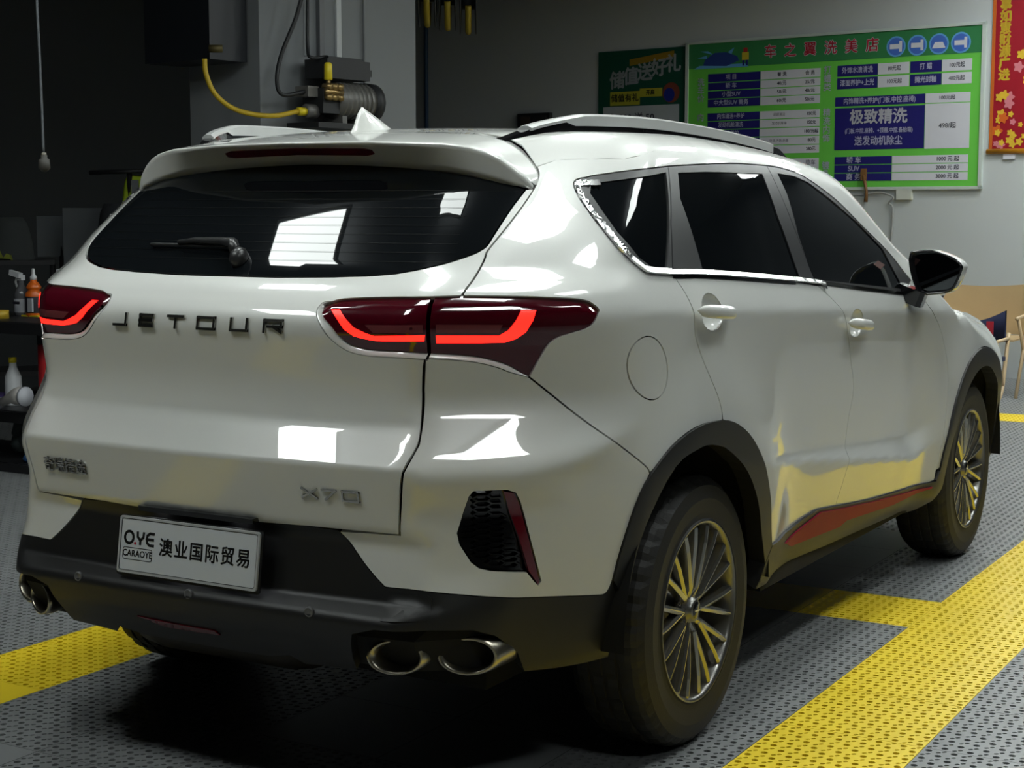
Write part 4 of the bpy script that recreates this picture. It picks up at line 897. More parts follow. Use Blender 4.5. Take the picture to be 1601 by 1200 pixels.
# hose: world points along its sag from the hanging cabinet to the pump
hose=[at(320,92,8.85),at(322,115,8.86),at(335,145,8.88),at(360,167,8.92),at(392,178,8.97),at(430,181,9.02),PP(.13,1.965,.17)]
mb=MB(); mb.tube(sm(hose,5) if False else [tuple(p) for p in np.array(hose)],.014,pm('yellow_hose',hexc(190,160,28),.5),8)
hm=mb.mesh('hose')
def curve3(pts,k=6):
    p=np.array(pts,float); p=np.vstack([2*p[0]-p[1],p,2*p[-1]-p[-2]]); out=[]
    for i in range(1,len(p)-2):
        for j in range(k):
            t=j/k; a,b,c,d=p[i-1:i+3]; out.append(tuple(.5*((2*b)+(-a+c)*t+(2*a-5*b+4*c-d)*t*t+(-a+3*b-3*c+d)*t**3)))
    out.append(tuple(p[-2])); return out
def wire(name,pts,r,mat,label,cat,**k):
    c3=curve3(pts); mb=MB(); mb.tube(c3,r,mat,8); return mb.obj(name,None,label=label,cat=cat,**k)
wire('hose',hose,.014,pm('yellow_hose',hexc(190,160,28),.5),'yellow hose sagging from the dark cabinet to the pump','hose')
wire('cable',[at(476,-20,9.2),at(462,30,9.2),at(440,85,9.15),at(433,125,9.12),at(442,148,9.12),PP(.2,2.08,.17)],.012,BLK,'black cable looping down left of the pump on the pillar','cable')
wire('cable',[at(481,-20,9.3),at(481,72,9.3),at(487,90,9.25),PP(.36,2.285,.18)],.010,BLK,'straight black cable with inline connector dropping to the pump box','cable')
CAB=pm('cabinet_dark',(.010,.012,.016),.45)
cab=MB(); 
cab.add([PP(t,z,o,0) for t in(-.30,-.02) for z in(2.24,3.3) for o in(-.62,-.08)],[(0,1,3,2),(4,6,7,5),(0,4,5,1),(2,3,7,6),(0,2,6,4),(1,5,7,3)],CAB)
cb=cab.obj('hose_cabinet',label='dark hose reel cabinet hung on the pillar above the yellow hose',cat='cabinet')
mb=MB(); 
p=at(327,76,8.9); mb.tube([p,(p[0]+.04,p[1]-.06,p[2])],.022,pm('brass_dull',(.10,.08,.03),.5,.5),10); mb.obj('hose_outlet',cb)
# hose reels, upper centre (ceiling mounted)
mb=MB()
def reel(cx,cy,d,lab):
    c=Vector(at(cx,cy,d)); e=empty('hose_reel',tuple(c),label=lab,cat='hose reel',group='hose reels under the ceiling')
    mb=MB(); mb.lathe([(.0,-.06),(.25,-.06),(.25,-.05),(.08,-.045),(.08,.045),(.25,.05),(.25,.06),(0,.06)],CAB,ax='y',n=28); m=mb.obj('reel_drum',e); m.rotation_euler=(0,0,.55)
    mb=MB(); 
    for a0,a1 in ((200,262),(285,345)):
        A=[math.radians(a0+(a1-a0)*k/10) for k in range(11)]
        mb.tube([(.235*math.cos(a),.0,.235*math.sin(a)) for a in A],.022,pm('reel_yellow',hexc(150,130,30),.6),8)
    m=mb.obj('wound_hose',e); m.rotation_euler=(0,0,.55)
    mb=MB(); mb.tube([(0,0,.2),(0,0,.75)],.02,CAB,8); mb.obj('reel_bracket',e)
reel(668,-16,11.0,'leftmost of the three yellow hose reels hanging above the car'); reel(700,-10,11.2,'middle of the three yellow hose reels hanging above the car'); reel(732,-3,11.4,'rightmost of the three yellow hose reels hanging above the car')
wire('cable',[WPt(-6.44,3.9,.04),WPt(-6.45,3.0,.04),WPt(-6.44,1.2,.04)],.022,pm('blue_cable',hexc(32,58,88),.6),'blue pipe running down the dark back wall beside the pillar','pipe')
# framed screen on the back wall
fr=MB(); wbox(fr,-5.24,-4.84,2.10,2.36,.0,.05,BLK); fo_=fr.obj('wall_clock_frame' if False else 'picture_frame',label='small dark framed box on the back wall above the roof rail',cat='frame'); mb=MB(); wbox(mb,-5.20,-5.08,2.13,2.33,.05,.055,pm('frame_brown',(.05,.035,.03),.6)); wbox(mb,-5.06,-4.88,2.13,2.33,.05,.055,pm('frame_slate',(.02,.02,.022),.6)); mb.obj('picture',fo_)
# ------------------------------------------------------------------ menu board
BG1=pm('board_green',hexc(104,196,74),.55,var=.04); BG2=pm('board_dark_green',hexc(48,122,72),.55,var=.04); NAVY=pm('board_navy',hexc(26,22,106),.55); WHT=pm('board_white',hexc(206,206,216),.55,var=.02); RPINK=pm('board_red',hexc(200,40,62),.5); ALU=pm('board_frame',hexc(215,225,220),.4,.3); LBL=pm('board_lettering',hexc(200,200,222),.5); GT=pm('board_grey_text',hexc(70,70,84),.5); SKY=pm('board_blue',hexc(96,160,214),.5)
board=MB(); wbox(board,-3.26,-.42,1.60,2.93,.005,.02,BG1); bo=board.obj('menu_board',label='green car wash price board with white and navy columns on the back wall',cat='sign')
def part(name,par,fn):
    mb=MB(); fn(mb); return mb.obj(name,par)
part('header_band',bo,lambda m:wbox(m,-3.26,-.42,2.705,2.93,.02,.022,BG2))
for nm,a in (('frame_bar',(-3.285,-3.255,1.58,2.95)),('frame_bar',(-.425,-.395,1.58,2.95)),('frame_bar',(-3.285,-.395,2.93,2.955)),('frame_bar',(-3.285,-.395,1.575,1.60))):
    part(nm,bo,lambda m,a=a:wbox(m,*a,.0,.035,ALU))
def cell(u0,u1,z0,z1,mat): part('price_cell' if mat is WHT else 'service_cell',bo,lambda m:wbox(m,u0,u1,z0,z1,.02,.0225,mat))
def wtext(par,s,u,z,size,mat,al='CENTER',bold=.0,sx=1,o=.0235,name='lettering',sp2=1):
    me=text_mesh(s,name,mat,lambda a,b,w:WPt(u+a,z+b,o+w),size=size,depth=.0,align=al,bold=bold,sx=sx,spacing=sp2); return link(name,me,par)
rows=[(2.575,2.65),(2.50,2.567),(2.425,2.492),(2.345,2.417)]
lt=['项 目','轿 车','小型SUV','中大型SUV 商务']; ra=['普 洗','40/元','50/元','60/元']; rb=['会 员','35/元','40/元','50/元']
for (z0,z1),a,b,c in zip(rows,lt,ra,rb):
    cell(-3.045,-2.50,z0,z1,NAVY); cell(-2.495,-1.90,z0,z1,WHT); zc_=(z0+z1)/2
    wtext(bo,a,-2.80,zc_,.052,LBL,bold=.001); wtext(bo,b,-2.28,zc_,.042,GT,bold=.001); wtext(bo,c,-2.0,zc_,.042,GT,bold=.001)
for k,(a,b,c) in enumerate([('内饰清洁+养护','局部清洁','150元'),('发动机舱清洗','发动机除油','150元'),('真皮养护','','180/元起'),('除味杀菌','空调.内饰.杀菌','180元'),('玻璃清洁','','280元')]):
    z1=2.29-k*.078; z0=z1-.070; cell(-3.045,-2.50,z0,z1,NAVY); cell(-2.495,-1.90,z0,z1,WHT); zc_=(z0+z1)/2
    wtext(bo,a,-2.80,zc_,.052,LBL,bold=.001,sx=.85); wtext(bo,b,-2.30,zc_,.03,GT); wtext(bo,c,-1.98,zc_,.038,GT,bold=.001)
cell(-3.045,-2.50,1.64,1.86,NAVY); cell(-2.495,-1.90,1.64,1.86,WHT); wtext(bo,'整车',-1.98,1.82,.05,GT)
for z0,z1,a,b,c,d in ((2.565,2.66,'外饰水渍清洗','80元起','打 蜡','100元起'),(2.455,2.55,'漆面养护+上光','100元起','抛光封釉','400元起')):
    zc_=(z0+z1)/2; cell(-1.735,-1.355,z0,z1,NAVY); cell(-1.35,-1.065,z0,z1,WHT); cell(-1.055,-.775,z0,z1,NAVY); cell(-.77,-.51,z0,z1,WHT)
    wtext(bo,a,-1.545,zc_,.058,LBL,bold=.0015,sx=.85); wtext(bo,b,-1.20,zc_,.045,GT,bold=.001,sx=.9); wtext(bo,c,-.915,zc_,.058,LBL,bold=.0015,sx=.85); wtext(bo,d,-.64,zc_,.045,GT,bold=.001,sx=.9)
cell(-1.75,-.915,2.305,2.385,NAVY); wtext(bo,'内饰精洗+养护(门板.中控.座椅)',-1.335,2.345,.056,LBL,bold=.0012,sx=.88); cell(-.91,-.515,2.305,2.385,WHT); wtext(bo,'100元起',-.72,2.345,.042,GT,bold=.001)
cell(-1.75,-.915,1.925,2.29,NAVY); wtext(bo,'极致精洗',-1.34,2.20,.135,WHT,bold=.004); wtext(bo,'(门板.中控.座椅、+顶棚.中控.备胎箱)',-1.335,2.085,.048,LBL,bold=.001,sx=.82); wtext(bo,'送发动机除尘',-1.335,1.995,.085,LBL,bold=.002,sx=.88)
cell(-.91,-.515,1.92,2.298,WHT); wtext(bo,'498/起',-.71,2.11,.055,GT,bold=.001)
for k,(a,b) in enumerate((('轿 车','1000 元 起'),('SUV','2000 元 起'),('商 务','3000 元 起'))):
    z1=1.865-k*.073; z0=z1-.066; cell(-1.745,-1.205,z0,z1,NAVY); cell(-1.2,-.52,z0,z1,WHT); wtext(bo,a,-1.56,(z0+z1)/2,.062,LBL,bold=.0015); wtext(bo,b,-.70,(z0+z1)/2,.045,GT,bold=.001)
for s,u,z in (('洗\n车\n价',-3.12,2.50),('打\n蜡\n类',-1.83,2.55),('精\n洗\n内\n饰',-1.83,2.14),('镀\n晶',-1.83,1.75),('内',-3.12,2.25)): wtext(bo,s,u,z,.075,LBL,bold=.0015)
for k,ch in enumerate('车之翼洗美店'):
    u=-2.40+k*.198; wtext(bo,ch,u,2.815,.125,WHT,bold=.007,o=.0235,name='header_character'); wtext(bo,ch,u,2.815,.125,RPINK,bold=.002,o=.0245,name='header_character')
for k in range(4):
    u=-1.19+k*.193; q=empty('service_icon'); q.parent=bo
    for r,mt,o in ((.088,SKY,.0235),(.074,pm('icon_blue',hexc(66,104,190),.5),.0245)):
        mb=MB(); mb.add([WPt(u+r*math.cos(a),2.795+r*math.sin(a),o) for a in np.linspace(0,2*math.pi,25)[:-1]],[tuple(range(24))],mt); mb.obj('icon_disc',q)
    mb=MB(); 
    if k in(0,1,3): wbox(mb,u-.055,u+.035,2.775,2.815,.0255,.0265,WHT); wbox(mb,u+.03,u+.055,2.75,2.84,.0255,.0265,WHT)
    else: mb.add([WPt(u-.06,2.76,.026),WPt(u+.06,2.76,.026),WPt(u+.035,2.81,.026),WPt(u-.035,2.81,.026)],[(0,1,2,3)],WHT)
    mb.obj('icon_mark',q)
# drawn car and washer on the header
mb=MB(); mb.add([WPt(u,z,.0235) for u,z in [(-3.2,2.70),(-2.62,2.70),(-2.66,2.73),(-3.14,2.73)]],[(0,1,2,3)],SKY)
mb.add([WPt(u,z,.0240) for u,z in [(-3.10,2.73),(-2.85,2.715),(-2.72,2.76),(-2.74,2.80),(-2.86,2.84),(-2.98,2.84),(-3.08,2.78)]],[tuple(range(7))],pm('print_car_blue',hexc(40,62,130),.5))
for pts in ([(-3.13,2.86),(-3.05,2.86),(-2.98,2.82)],[(-2.84,2.84),(-2.77,2.88),(-2.80,2.82)],[(-3.16,2.80),(-3.06,2.82),(-3.06,2.79)]): mb.add([WPt(u,z,.0236) for u,z in pts],[(0,1,2)],SKY)
mb.obj('printed_car',bo)
mb=MB(); wbox(mb,-2.69,-2.62,2.76,2.83,.0235,.0245,pm('print_yellow',hexc(200,180,50),.5)); wbox(mb,-2.675,-2.635,2.83,2.87,.0235,.0245,pm('print_red',hexc(160,40,40),.5)); wbox(mb,-2.685,-2.665,2.71,2.76,.0235,.0245,NAVY); wbox(mb,-2.65,-2.63,2.71,2.76,.0235,.0245,NAVY); mb.obj('printed_figure',bo)
# ------------------------------------------------------------------ poster left of it
PGR=pm('poster_green',hexc(16,74,58),.5); PW=pm('poster_white',hexc(170,176,182),.5); PY_=pm('poster_yellow',hexc(170,165,50),.5)
mb=MB(); wbox(mb,-4.28,-3.30,1.55,2.92,.004,.014,PGR); po=mb.obj('poster',label='dark green promotion poster left of the green price board',cat='poster')
for k,ch in enumerate('储值送好礼'):
    me=text_mesh(ch,'headline_character',PW,lambda a,b,w,k=k:WPt(-4.06+.158*k+a,2.63+.033*k+b+.05*a,.016+w),size=.175,depth=0,bold=.006); link('headline_character',me,po)
mb=MB(); mb.add([WPt(u,z,.015) for u,z in [(-3.92,2.77),(-3.42,2.83),(-3.42,2.89),(-3.92,2.83)]],[(0,1,2,3)],pm('poster_ochre',hexc(150,120,30),.5)); mb.obj('poster_ribbon',po)
mb=MB(); wbox(mb,-4.14,-3.80,2.40,2.53,.014,.016,PY_); wbox(mb,-3.80,-3.55,2.47,2.55,.014,.016,PY_); mb.obj('poster_banner',po); wtext(po,'储值有礼',-3.97,2.465,.08,BLK,bold=.002,o=.0165); wtext(po,'开启',-3.68,2.51,.05,BLK,bold=.002,o=.0165)
mb=MB(); wbox(mb,-4.22,-3.36,1.62,2.39,.014,.0155,PW); mb.obj('poster_panel',po); wtext(po,'充 500 送 50',-3.90,2.27,.10,GT,bold=.002,o=.0165)
mb=MB(); mb.add([WPt(-3.45+.095*math.cos(a),2.50+.095*math.sin(a),.0162) for a in np.linspace(0,2*math.pi,21)[:-1]],[tuple(range(20))],pm('poster_rust',hexc(120,60,44),.5)); mb.add([WPt(-3.47+.06*math.cos(a),2.48+.065*math.sin(a),.017) for a in np.linspace(0,2*math.pi,21)[:-1]],[tuple(range(20))],pm('poster_blue',hexc(24,40,130),.5)); mb.obj('poster_graphic',po)
# ------------------------------------------------------------------ festive scroll
RED=pm('scroll_red',hexc(152,14,34),.5,var=.1); GOLD=pm('scroll_gold',hexc(214,176,52),.45,var=.15,scale=30); PINK=pm('scroll_pink',hexc(206,120,130),.5)
mb=MB(); wbox(mb,-.335,.45,1.90,3.3,.006,.014,RED); sc=mb.obj('wall_scroll',label='red festive scroll with gold characters hanging right of the price board',cat='scroll')
mb=MB(); wbox(mb,-.345,-.318,1.90,3.3,.012,.018,pm('scroll_border',hexc(190,96,30),.5)); mb.obj('scroll_border',sc)
mb=MB(); mb.tube([WPt(-.36,1.885,.02),WPt(.48,1.885,.02)],.022,pm('scroll_rod',hexc(206,140,40),.4,.3),10); mb.obj('scroll_rod',sc)
for k,ch in enumerate('万事如意财源广进'):
    me=text_mesh(ch,'scroll_character',GOLD,lambda a,b,w,k=k:WPt(-.235+a,3.17-.095*k+b,.016+w),size=.10,depth=0,bold=.005); link('scroll_character',me,sc)
rs=random.Random(4)
for k in range(46):
    u=rs.uniform(-.29,.2); z=rs.uniform(1.93,2.36) if u<-.13 else rs.uniform(1.93,2.75); r=rs.uniform(.018,.045); m=rs.choice([GOLD,GOLD,PINK,pm('scroll_orange',hexc(206,96,30),.5),GOLD])
    mb=MB(); nn_=10; mb.add([WPt(u+r*(1+.25*math.cos(5*a))*math.cos(a),z+r*(1+.25*math.cos(5*a))*math.sin(a),.0152+.0001*k) for a in [2*math.pi*i/20 for i in range(20)]],[tuple(range(20))],m); mb.obj('printed_blossom',sc)
mb=MB(); wbox(mb,-.22,-.12,1.82,1.865,.0,.02,WHT); mb.obj('wall_switch',label='small white switch plate under the red scroll',cat='switch')
# hanging scraper, socket, junction
BRN=pm('brown_wood',hexc(120,84,46),.6,var=.2)
mb=MB(); wbox(mb,-1.475,-1.425,1.66,1.76,.04,.06,BRN); hs_=mb.obj('hanging_scraper',label='brown scraper hanging in front of the price board bottom edge',cat='tool'); mb=MB(); mb.tube([WPt(-1.45,1.70,.05),WPt(-1.42,1.56,.05),WPt(-1.425,1.47,.05)],[.016,.012,.018],BRN,8); mb.obj('scraper_handle',hs_)
mb=MB(); wbox(mb,-1.15,-1.01,1.49,1.575,0,.035,pm('socket_white',hexc(196,198,190),.5)); mb.obj('wall_socket',label='white plug socket box on the wall under the price board',cat='socket')
mb=MB(); wbox(mb,-1.68,-1.59,1.465,1.535,0,.03,pm('socket_white',hexc(196,198,190),.5)); mb.obj('wall_socket',label='white junction box half hidden behind the windscreen pillar',cat='socket')
wire('cable',[WPt(-1.62,1.53,.03),WPt(-1.45,1.535,.03),WPt(-1.3,1.55,.03),WPt(-1.17,1.51,.05),WPt(-1.21,1.46,.04),WPt(-1.18,1.40,.03),WPt(-1.19,1.1,.03),WPt(-1.22,.9,.03)],.008,pm('wire_grey',hexc(150,150,148),.6),'grey wire looping below the white socket box','cable')
# ------------------------------------------------------------------ camping chairs and box, far right
WOOD=pm('pale_wood',hexc(196,172,138),.55,var=.08); TAN=pm('tan_canvas',hexc(190,164,124),.8,var=.05); NVY=pm('navy_canvas',hexc(24,32,66),.8); 
def tubes(mb,lst,r,m): 
    for a,b in lst: mb.tube([a,b],r,m,8)
ch=empty('camping_chair',(9.75,.62,0),label='tan canvas camping chair with pale frame against the back wall',cat='chair')
def rl(mb,name,par): return rel(0,mb.mesh(name),name,par)
d1=10.0
mb=MB(); A=[(9.95,1.02,.50),(9.95,.98,.92),(9.93,.25,.92),(9.93,.25,.50)]
n=10; vs=[]
for i in range(n+1):
    t=i/n; s_=.035*math.sin(math.pi*t)
    for z in (.44,.56,.70,.84-.03*math.sin(math.pi*t)): vs.append((9.95+s_,1.02-.80*t,z))
for v in list(vs): vs.append((v[0]+.012,v[1],v[2]))
N4=4*(n+1)
fs=[(i*4+k,i*4+k+1,i*4+5+k,i*4+4+k) for i in range(n) for k in range(3)]+[(N4+i*4+k,N4+i*4+4+k,N4+i*4+5+k,N4+i*4+k+1) for i in range(n) for k in range(3)]
mb.add(vs,fs,TAN,True); rl(mb,'backrest',ch)
mb=MB(); mb.box((9.7,.62,.43),(.48,.74,.012),TAN); rl(mb,'seat',ch)
for y in (1.03,.22):
    mb=MB(); tubes(mb,[((9.45,y,0),(10.0,y,.95)),((9.95,y,0),(9.45,y,.60)),((9.40,y,.60),(9.95,y,.62))],.014,WOOD); rl(mb,'leg',ch)
ch2=empty('camping_chair',(9.2,.35,0),label='navy and red folding chair with pale wood legs in front of the tan chair',cat='chair')
mb=MB(); vs=[]
for i in range(9):
    t=i/8; y=.72-.46*t; z0=.46-.02*t; z1=.64-.07*math.sin(math.pi*t)+.03*t
    vs+=[(9.20+.02*t,y,z0-.16*t*0),(9.20+.02*t,y,z1),(9.24+.02*t,y,z1),(9.24+.02*t,y,z0)]
mb.add(vs,[(i*4+k,i*4+(k+1)%4,i*4+4+(k+1)%4,i*4+4+k) for i in range(8) for k in range(4)],NVY,True); rl(mb,'backrest',ch2)
mb=MB(); mb.box((9.0,.47,.32),(.36,.46,.03),NVY); mb.box((9.02,.33,.40),(.30,.035,.16),NVY); rl(mb,'seat',ch2)
mb=MB(); mb.box((9.18,.36,.50),(.012,.05,.18),pm('red_webbing',hexc(176,30,52),.7)); mb.box((9.0,.47,.302),(.30,.06,.012),pm('red_webbing',(.4,.02,.05),.7)); rl(mb,'red_strap',ch2)
for q,y in enumerate((.70,.25)):
    mb=MB(); mb.tube(curve3([(9.30,y,.50),(9.22,y,.28),(9.15,y,.10),(9.05,y,.03),(8.92,y,.02),(8.86,y,.06)]),.015,WOOD,8); tubes(mb,[((8.82,y,.46),(9.28,y,.46)),((9.16,y,.12),(8.95,y,.44))],.013,WOOD); rl(mb,'leg',ch2)
mb=MB(); mb.box((10.2,-.35,.24),(.5,.6,.48),pm('carton',hexc(150,120,84),.8)); mb.box((10.2,-.35,.481),(.06,.6,.002),pm('parcel_tape',hexc(190,170,130),.4)); mb.obj('cardboard_box',label='brown cardboard box beside the chairs at the back wall',cat='box') if False else None
# ------------------------------------------------------------------ left: rack with bottles, chairs, jackets
RK=pm('rack_black',(.012,.012,.014),.5)
rack=empty('storage_rack',(3.5,4.3,0),label='black metal storage rack with bottles and tools left of the car',cat='rack')
RX=Matrix.Rotation(.0,4,'Z')
def fwd(px,py,d,dz=0): p=at(px,py,d); return (p[0],p[1],p[2]+dz)
zT,zM,zB=.815,.335,.05
for z in (zT,zM,zB):
    mb=MB(); mb.box((3.55,4.42,z-.012),(.60,1.30,.024),RK); mb.box((3.245,4.42,z-.034),(.02,1.30,.06),RK); rl(mb,'shelf',rack)
for x in (3.27,3.83):
    for y in (3.80,5.04):
        mb=MB(); mb.box((x,y,.42),(.035,.035,.84),RK); rl(mb,'upright',rack)
def bottle(px,z,d,prof,mats,name,label,cat,extra=None,group=None):
    p=at(px,0,d); e=empty(name,(p[0],p[1],z),label=label,cat=cat,group=group)
    for nm,pr,m in prof:
        mb=MB(); mb.lathe(pr,m,n=18); mb.obj(nm,e)
    if extra: extra(e)
    return e
ORG=pm('orange_plastic',hexc(226,108,26),.4,0,.3); WP_=pm('white_plastic',hexc(214,216,220),.45); CLR=pm('clear_bottle',(.12,.12,.13),.15,0,.5); LABW=pm('label_white',hexc(180,182,190),.6); LABK=pm('label_dark',(.02,.02,.03),.5)
def labk(e):
    mb=MB(); mb.lathe([(.0495,.02),(.0500,.022),(.0500,.11),(.0495,.112)],LABK,n=18); mb.obj('label',e)
    mb=MB(); mb.box((-.046,-.018,.065),(.012,.035,.075),LABW); mb.obj('label_panel',e)
bottle(38.5,zT,9.0,[('body',[(0,0),(.046,0),(.049,.01),(.049,.115),(.047,.13),(.030,.15),(.040,.155),(.042,.165),(.030,.185),(.018,.197),(.018,.21),(0,.21)],ORG),('nozzle',[(0,.205),(.019,.205),(.019,.222),(.010,.235),(.009,.262),(.006,.268),(0,.268)],WP_)],None,'orange_bottle','orange squeeze bottle with white nozzle on the rack top','bottle',labk)
def trig(e):
    mb=MB(); mb.box((0,0,.215),(.03,.03,.03),WP_); mb.box((-.012,.03,.235),(.03,.09,.028),WP_,Matrix.Rotation(.2,4,'X'),.006); mb.obj('trigger_head',e); mb=MB(); mb.tube([(-.0,.03,.225),(-.0,.045,.19),(-.0,.035,.16)],.007,WP_,6); mb.obj('trigger',e)
    mb=MB(); mb.lathe([(.043,.02),(.0435,.022),(.0435,.095),(.043,.097)],LABW,n=18); mb.obj('label',e); mb=MB(); mb.box((-.043,0,.075),(.004,.05,.014),LABK); mb.obj('label_print',e)
bottle(19,zT,9.05,[('body',[(0,0),(.040,0),(.042,.01),(.042,.12),(.036,.145),(.018,.17),(.014,.20),(0,.20)],CLR)],None,'spray_bottle','clear spray bottle with white trigger left of the orange bottle','bottle',trig)
bottle(80,zT,9.1,[('body',[(0,0),(.04,0),(.042,.01),(.042,.17),(.03,.2),(.016,.215),(0,.215)],pm('lilac_bottle',hexc(120,120,150),.3,0,.4)),('cap',[(0,.21),(.018,.21),(.018,.26),(0,.262)],WP_)],None,'capped_bottle','pale lilac bottle with white cap partly behind the left tail light','bottle')
mb=MB(); p=at(41,0,9.0); mb.box((p[0],p[1],zT+.004),(.10,.13,.008),YELP); tray=None
mb.obj('yellow_tray',label='yellow tray under the orange bottle',cat='tray')
p=at(18,0,9.0); mb=MB(); mb.lathe([(.0,0),(.06,.0),(.075,.02),(.07,.05),(.04,.065),(0,.07)],pm('purple_cloth',hexc(60,46,96),.9),c=(p[0]-.20,p[1]-.0,zM+.0),n=12,sx=1.2); mb.obj('folded_cloth',label='purple cloth folded on the rack middle shelf below the spray bottle',cat='cloth')
mb=MB(); p=at(5,0,8.9); mb.lathe([(.028,0),(.050,0),(.050,.045),(.028,.045)],pm('tape_yellow',hexc(196,164,50),.5),c=(p[0]-.1,p[1],zT),n=20,closed=True); mb.obj('tape_roll',label='yellow tape roll at the left end of the rack top',cat='tape')
bottle(50,zM,8.75,[('tube_body',[(0,0),(.027,0),(.029,.004),(.028,.33),(.025,.345),(0,.346)],pm('red_plastic',hexc(190,26,34),.4,0,.2))],None,'red_tube','tall red tube standing on the middle rack shelf','tube')
bottle(1,zM,8.8,[('body',[(0,0),(.045,0),(.048,.01),(.044,.16),(.022,.21),(.018,.24),(0,.24)],WP_),('cap',[(0,.238),(.022,.238),(.022,.265),(0,.267)],YELP)],None,'white_jug','white bottle with yellow cap at the left edge of the rack','bottle')
bottle(58,zM,9.2,[('body',[(0,0),(.035,0),(.037,.01),(.036,.19),(.02,.22),(0,.22)],WP_)],None,'slim_bottle','white bottle just visible between the red tube and the car','bottle')
pc=at(30,608,8.6); e=empty('polishing_machine',(pc[0],pc[1],zM),label='grey white polishing machine lying on the middle rack shelf',cat='polisher')
GREYW=pm('grey_white_plastic',hexc(176,172,168),.5)
mb=MB(); mb.tube([(0,-.03,.10),(0,.0,.10),(0,.025,.095),(0,.07,.085),(0,.13,.06)],[.045,.05,.046,.028,.022],GREYW,14); mb.obj('housing',e); mb=MB(); mb.tube([(0,.13,.06),(0,.17,.045),(0,.20,.0)],[.03,.03,.02],pm('grip_grey',hexc(90,92,98),.5),10); mb.obj('grip',e); mb=MB(); mb.tube([(0,-.032,.10),(0,-.05,.10)],.052,LABW,16); mb.obj('pad',e)
p=at(24,0,8.8); mb=MB(); 
for k in range(5): mb.lathe([(.0,.0),(.05,.01),(.07,.05),(.055,.11),(.02,.14),(0,.142)],pm('fluffy_grey',hexc(66,74,74),.95,bump=.5,bscale=60),c=(p[0]+.03*math.cos(k*2),p[1]+.04*math.sin(k*2.1),zB+.02*k),n=10)
mb.obj('wash_mitts',kind='stuff',label='grey wash mitts heaped on the bottom rack shelf',cat='mitts')
p=at(30,0,8.6); mb=MB(); mb.lathe([(.0,0),(.05,.0),(.06,.02),(.05,.04),(0,.045)],pm('blue_sponge',hexc(34,84,140),.9),c=(p[0],p[1],zB),n=12); mb.obj('sponge',label='blue sponge in front of the grey wash mitts',cat='sponge')
# pull cord with plug
wire('pull_cord',[at(57,-30,6.0),at(58,10,6.0),at(62,90,6.0),at(66,180,6.0),at(68,238,6.0)],.0045,pm('cord_grey',hexc(74,78,82),.7),'grey cord with a plug hanging down at upper left','cord')
cordo=[o for o in COL.objects if o.name.startswith('pull_cord')][-1]; c=Vector(at(69,250,6.0)); mb=MB(); mb.lathe([(0,.02),(.012,.018),(.012,.006),(.020,.002),(.022,-.03),(.010,-.042),(0,-.044)],pm('plug_dark',hexc(56,54,50),.6),c=tuple(c),n=12); mb.obj('plug',cordo)
mb=MB(); mb.lathe([(0,.028),(.009,.026),(.009,.014),(0,.013)],pm('plug_tip',hexc(120,116,105),.5),c=tuple(c),n=10); mb.obj('plug_collar',cordo)
# coat stand with hi-vis jacket and dark jacket
cs=at(205,360,10.2); st_=empty('coat_stand',(cs[0],cs[1],0),label='black coat stand behind the left rear of the car',cat='stand')
mb=MB(); mb.tube([(0,0,0),(0,0,1.66)],.018,RK,8); mb.obj('pole',st_); mb=MB(); mb.tube([(-.12,.22,1.64),(.02,-.16,1.65)],.014,RK,8); mb.obj('hanger_bar',st_)
mb=MB(); mb.lathe([(.0,.02),(.22,.0),(.22,-.0)],RK,n=20,c=(0,0,.02)); mb.obj('base',st_)
def drape(name,c,w,h,dpt,mat,label,cat,n=14,seed=0,rz=0.6):
    r_=random.Random(seed); vs=[]; m=8
    ph=[r_.uniform(0,6) for _ in range(4)]
    for i in range(n+1):
        t=i/n; ang=2*math.pi*t
        for j in range(m):
            s=j/(m-1); rr=(.55+.45*s**.6)*(1+.10*math.sin(5*ang+ph[0]+2*s)+.06*math.sin(9*ang+ph[1]))
            vs.append((dpt*rr*math.cos(ang)*.5,w*rr*math.sin(ang)*.5,-h*s+.02*math.sin(3*ang+ph[2])*s))
    mb=MB(); mb.add(vs,[(i*m+k,i*m+k+1,(i+1)*m+k+1,(i+1)*m+k) for i in range(n) for k in range(m-1)]+[tuple(i*m for i in range(n))],mat,True)
    return mb.obj(name,None,c,(0,0,rz),label=label,cat=cat)
HV=pm('hivis_green',hexc(176,200,44),.8)
c=at(214,274,10.2); jk=drape('hivis_jacket',c,.22,.26,.14,HV,'yellow green high visibility jacket on the coat stand','jacket',seed=1)
mb=MB(); mb.box((-.085,.0,-.14),(.012,.045,.22),pm('reflective_grey',hexc(90,94,98),.4)); mb.obj('reflective_stripe',jk)
c=at(188,318,10.1); drape('dark_jacket',c,.34,.42,.2,pm('charcoal_cloth',hexc(34,36,40),.9),'charcoal jacket hanging below the high visibility jacket','jacket',seed=2)
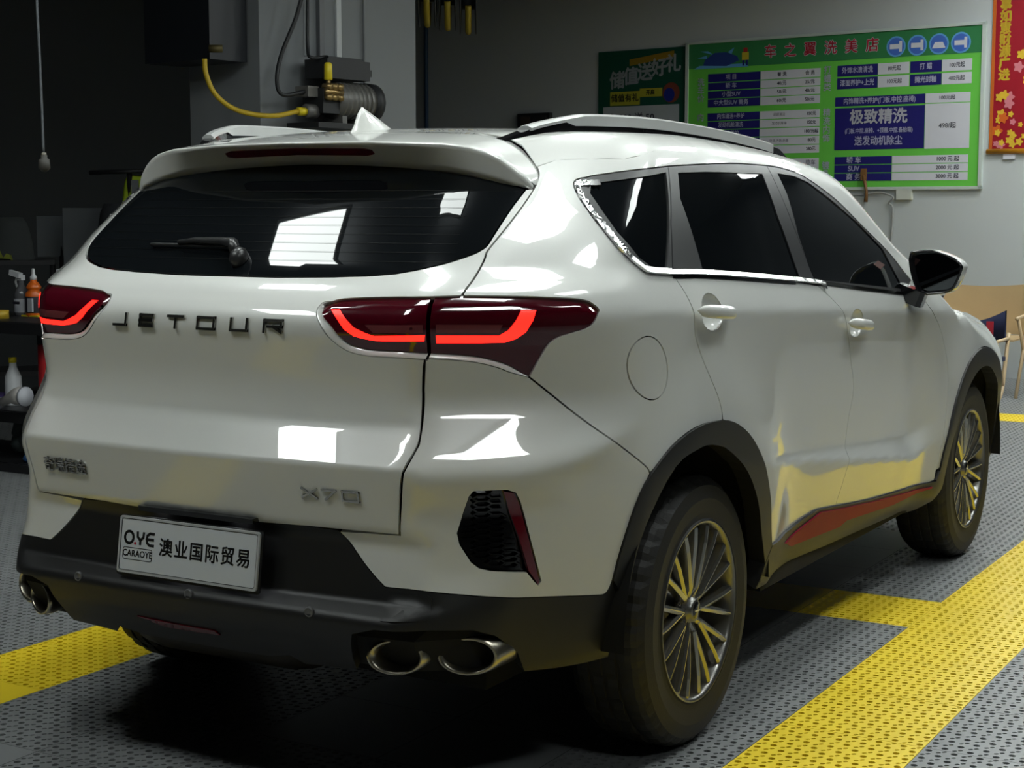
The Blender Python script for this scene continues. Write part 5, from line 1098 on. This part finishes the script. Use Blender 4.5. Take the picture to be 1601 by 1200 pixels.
# two mesh office chairs and a draped trolley in the gloom
MG=pm('grey_mesh_fabric',hexc(84,88,92),.8)
def office(px,d,lab,w,zt_,zb_):
    c=at(px,0,d); e=empty('office_chair',(c[0],c[1],0),.75,label=lab,cat='chair')
    mb=MB(); n=8; vs=[]
    for i in range(n+1):
        t=i/n-.5
        for z in np.linspace(zb_,zt_,5): vs.append((.08*(1-4*t*t)+.06*(z-zb_)*0,w*t,z))
    vs+=[(v[0]+.02,v[1],v[2]) for v in vs]; N5=5*(n+1)
    mb.add(vs,[(i*5+k,i*5+k+1,i*5+6+k,i*5+5+k) for i in range(n) for k in range(4)]+[(N5+i*5+k,N5+i*5+5+k,N5+i*5+6+k,N5+i*5+k+1) for i in range(n) for k in range(4)],MG,True); mb.obj('backrest',e)
    mb=MB(); mb.box((-.22,0,.48),(.46,w,.08),RK,bev=.05); mb.obj('seat',e); mb=MB(); mb.tube([(-.2,0,.08),(-.2,0,.46)],.03,RK,8)
    for k in range(5): a=2*math.pi*k/5; mb.tube([(-.2,0,.10),(-.2+.3*math.cos(a),.3*math.sin(a),.05)],.018,RK,6)
    mb.obj('base',e); mb=MB(); mb.tube([(.1,0,zb_+.1),(.06,0,.6),(-.1,0,.46)],.02,RK,6); mb.obj('back_support',e)
office(142,11.2,'grey backed office chair nearest the car in the dark corner',.46,1.42,.98); office(84,11.9,'grey backed office chair left of the other, in the dark corner',.34,1.36,1.06)
tc=at(0,0,10.5); tr=empty('trolley',(tc[0],tc[1],0),.75,label='dark utility trolley in the gloom behind the storage rack',cat='trolley')
mb=MB(); mb.box((0,0,1.07),(.4,.6,.03),RK); mb.obj('top_tray',tr); mb=MB(); mb.box((0,0,.35),(.4,.6,.03),RK); mb.obj('lower_tray',tr)
for x in (-.18,.18):
    for y in (-.28,.28): mb=MB(); mb.tube([(x,y,0),(x,y,1.07)],.013,RK,6); mb.obj('leg',tr)
drape('grey_cloth',(tc[0],tc[1],1.36),.34,.28,.26,pm('grey_cloth',hexc(58,62,62),.9),'grey cloth draped over the trolley','cloth',seed=5)
drape('lime_cloth',(tc[0]-.12,tc[1]+.0,1.15),.26,.07,.12,pm('lime_cloth',hexc(116,122,40),.9),'lime cloth on the trolley below the grey one','cloth',seed=6)
# ------------------------------------------------------------------ ceiling lights
for i,(x,y) in enumerate(PANELS):
    pw=.42 if x==.45 else PSIZE[0]
    e=empty('ceiling_light',(x,y,CEIL),label='white rectangular ceiling light panel out of frame, some added to brighten the back wall',cat='light',group='ceiling light panels')
    mb=MB(); mb.box((0,0,0),(pw,PSIZE[1],.02),pm('led_panel',(.9,.9,.9),.5,emit=(.93,1,.97),es=LIGHT,var=.01)); mb.obj('diffuser',e)
    mb=MB(); 
    for sx_ in(-1,1): mb.box((sx_*(pw/2+.01),0,0),(.02,PSIZE[1]+.04,.03),WP_); mb.box((0,sx_*(PSIZE[1]/2+.01),0),(pw,.02,.03),WP_)
    mb.obj('frame',e)
    mb=MB(); mb.tube([(0,0,.01),(0,0,3.9-CEIL)],.01,WP_,6); mb.obj('hanger',e)
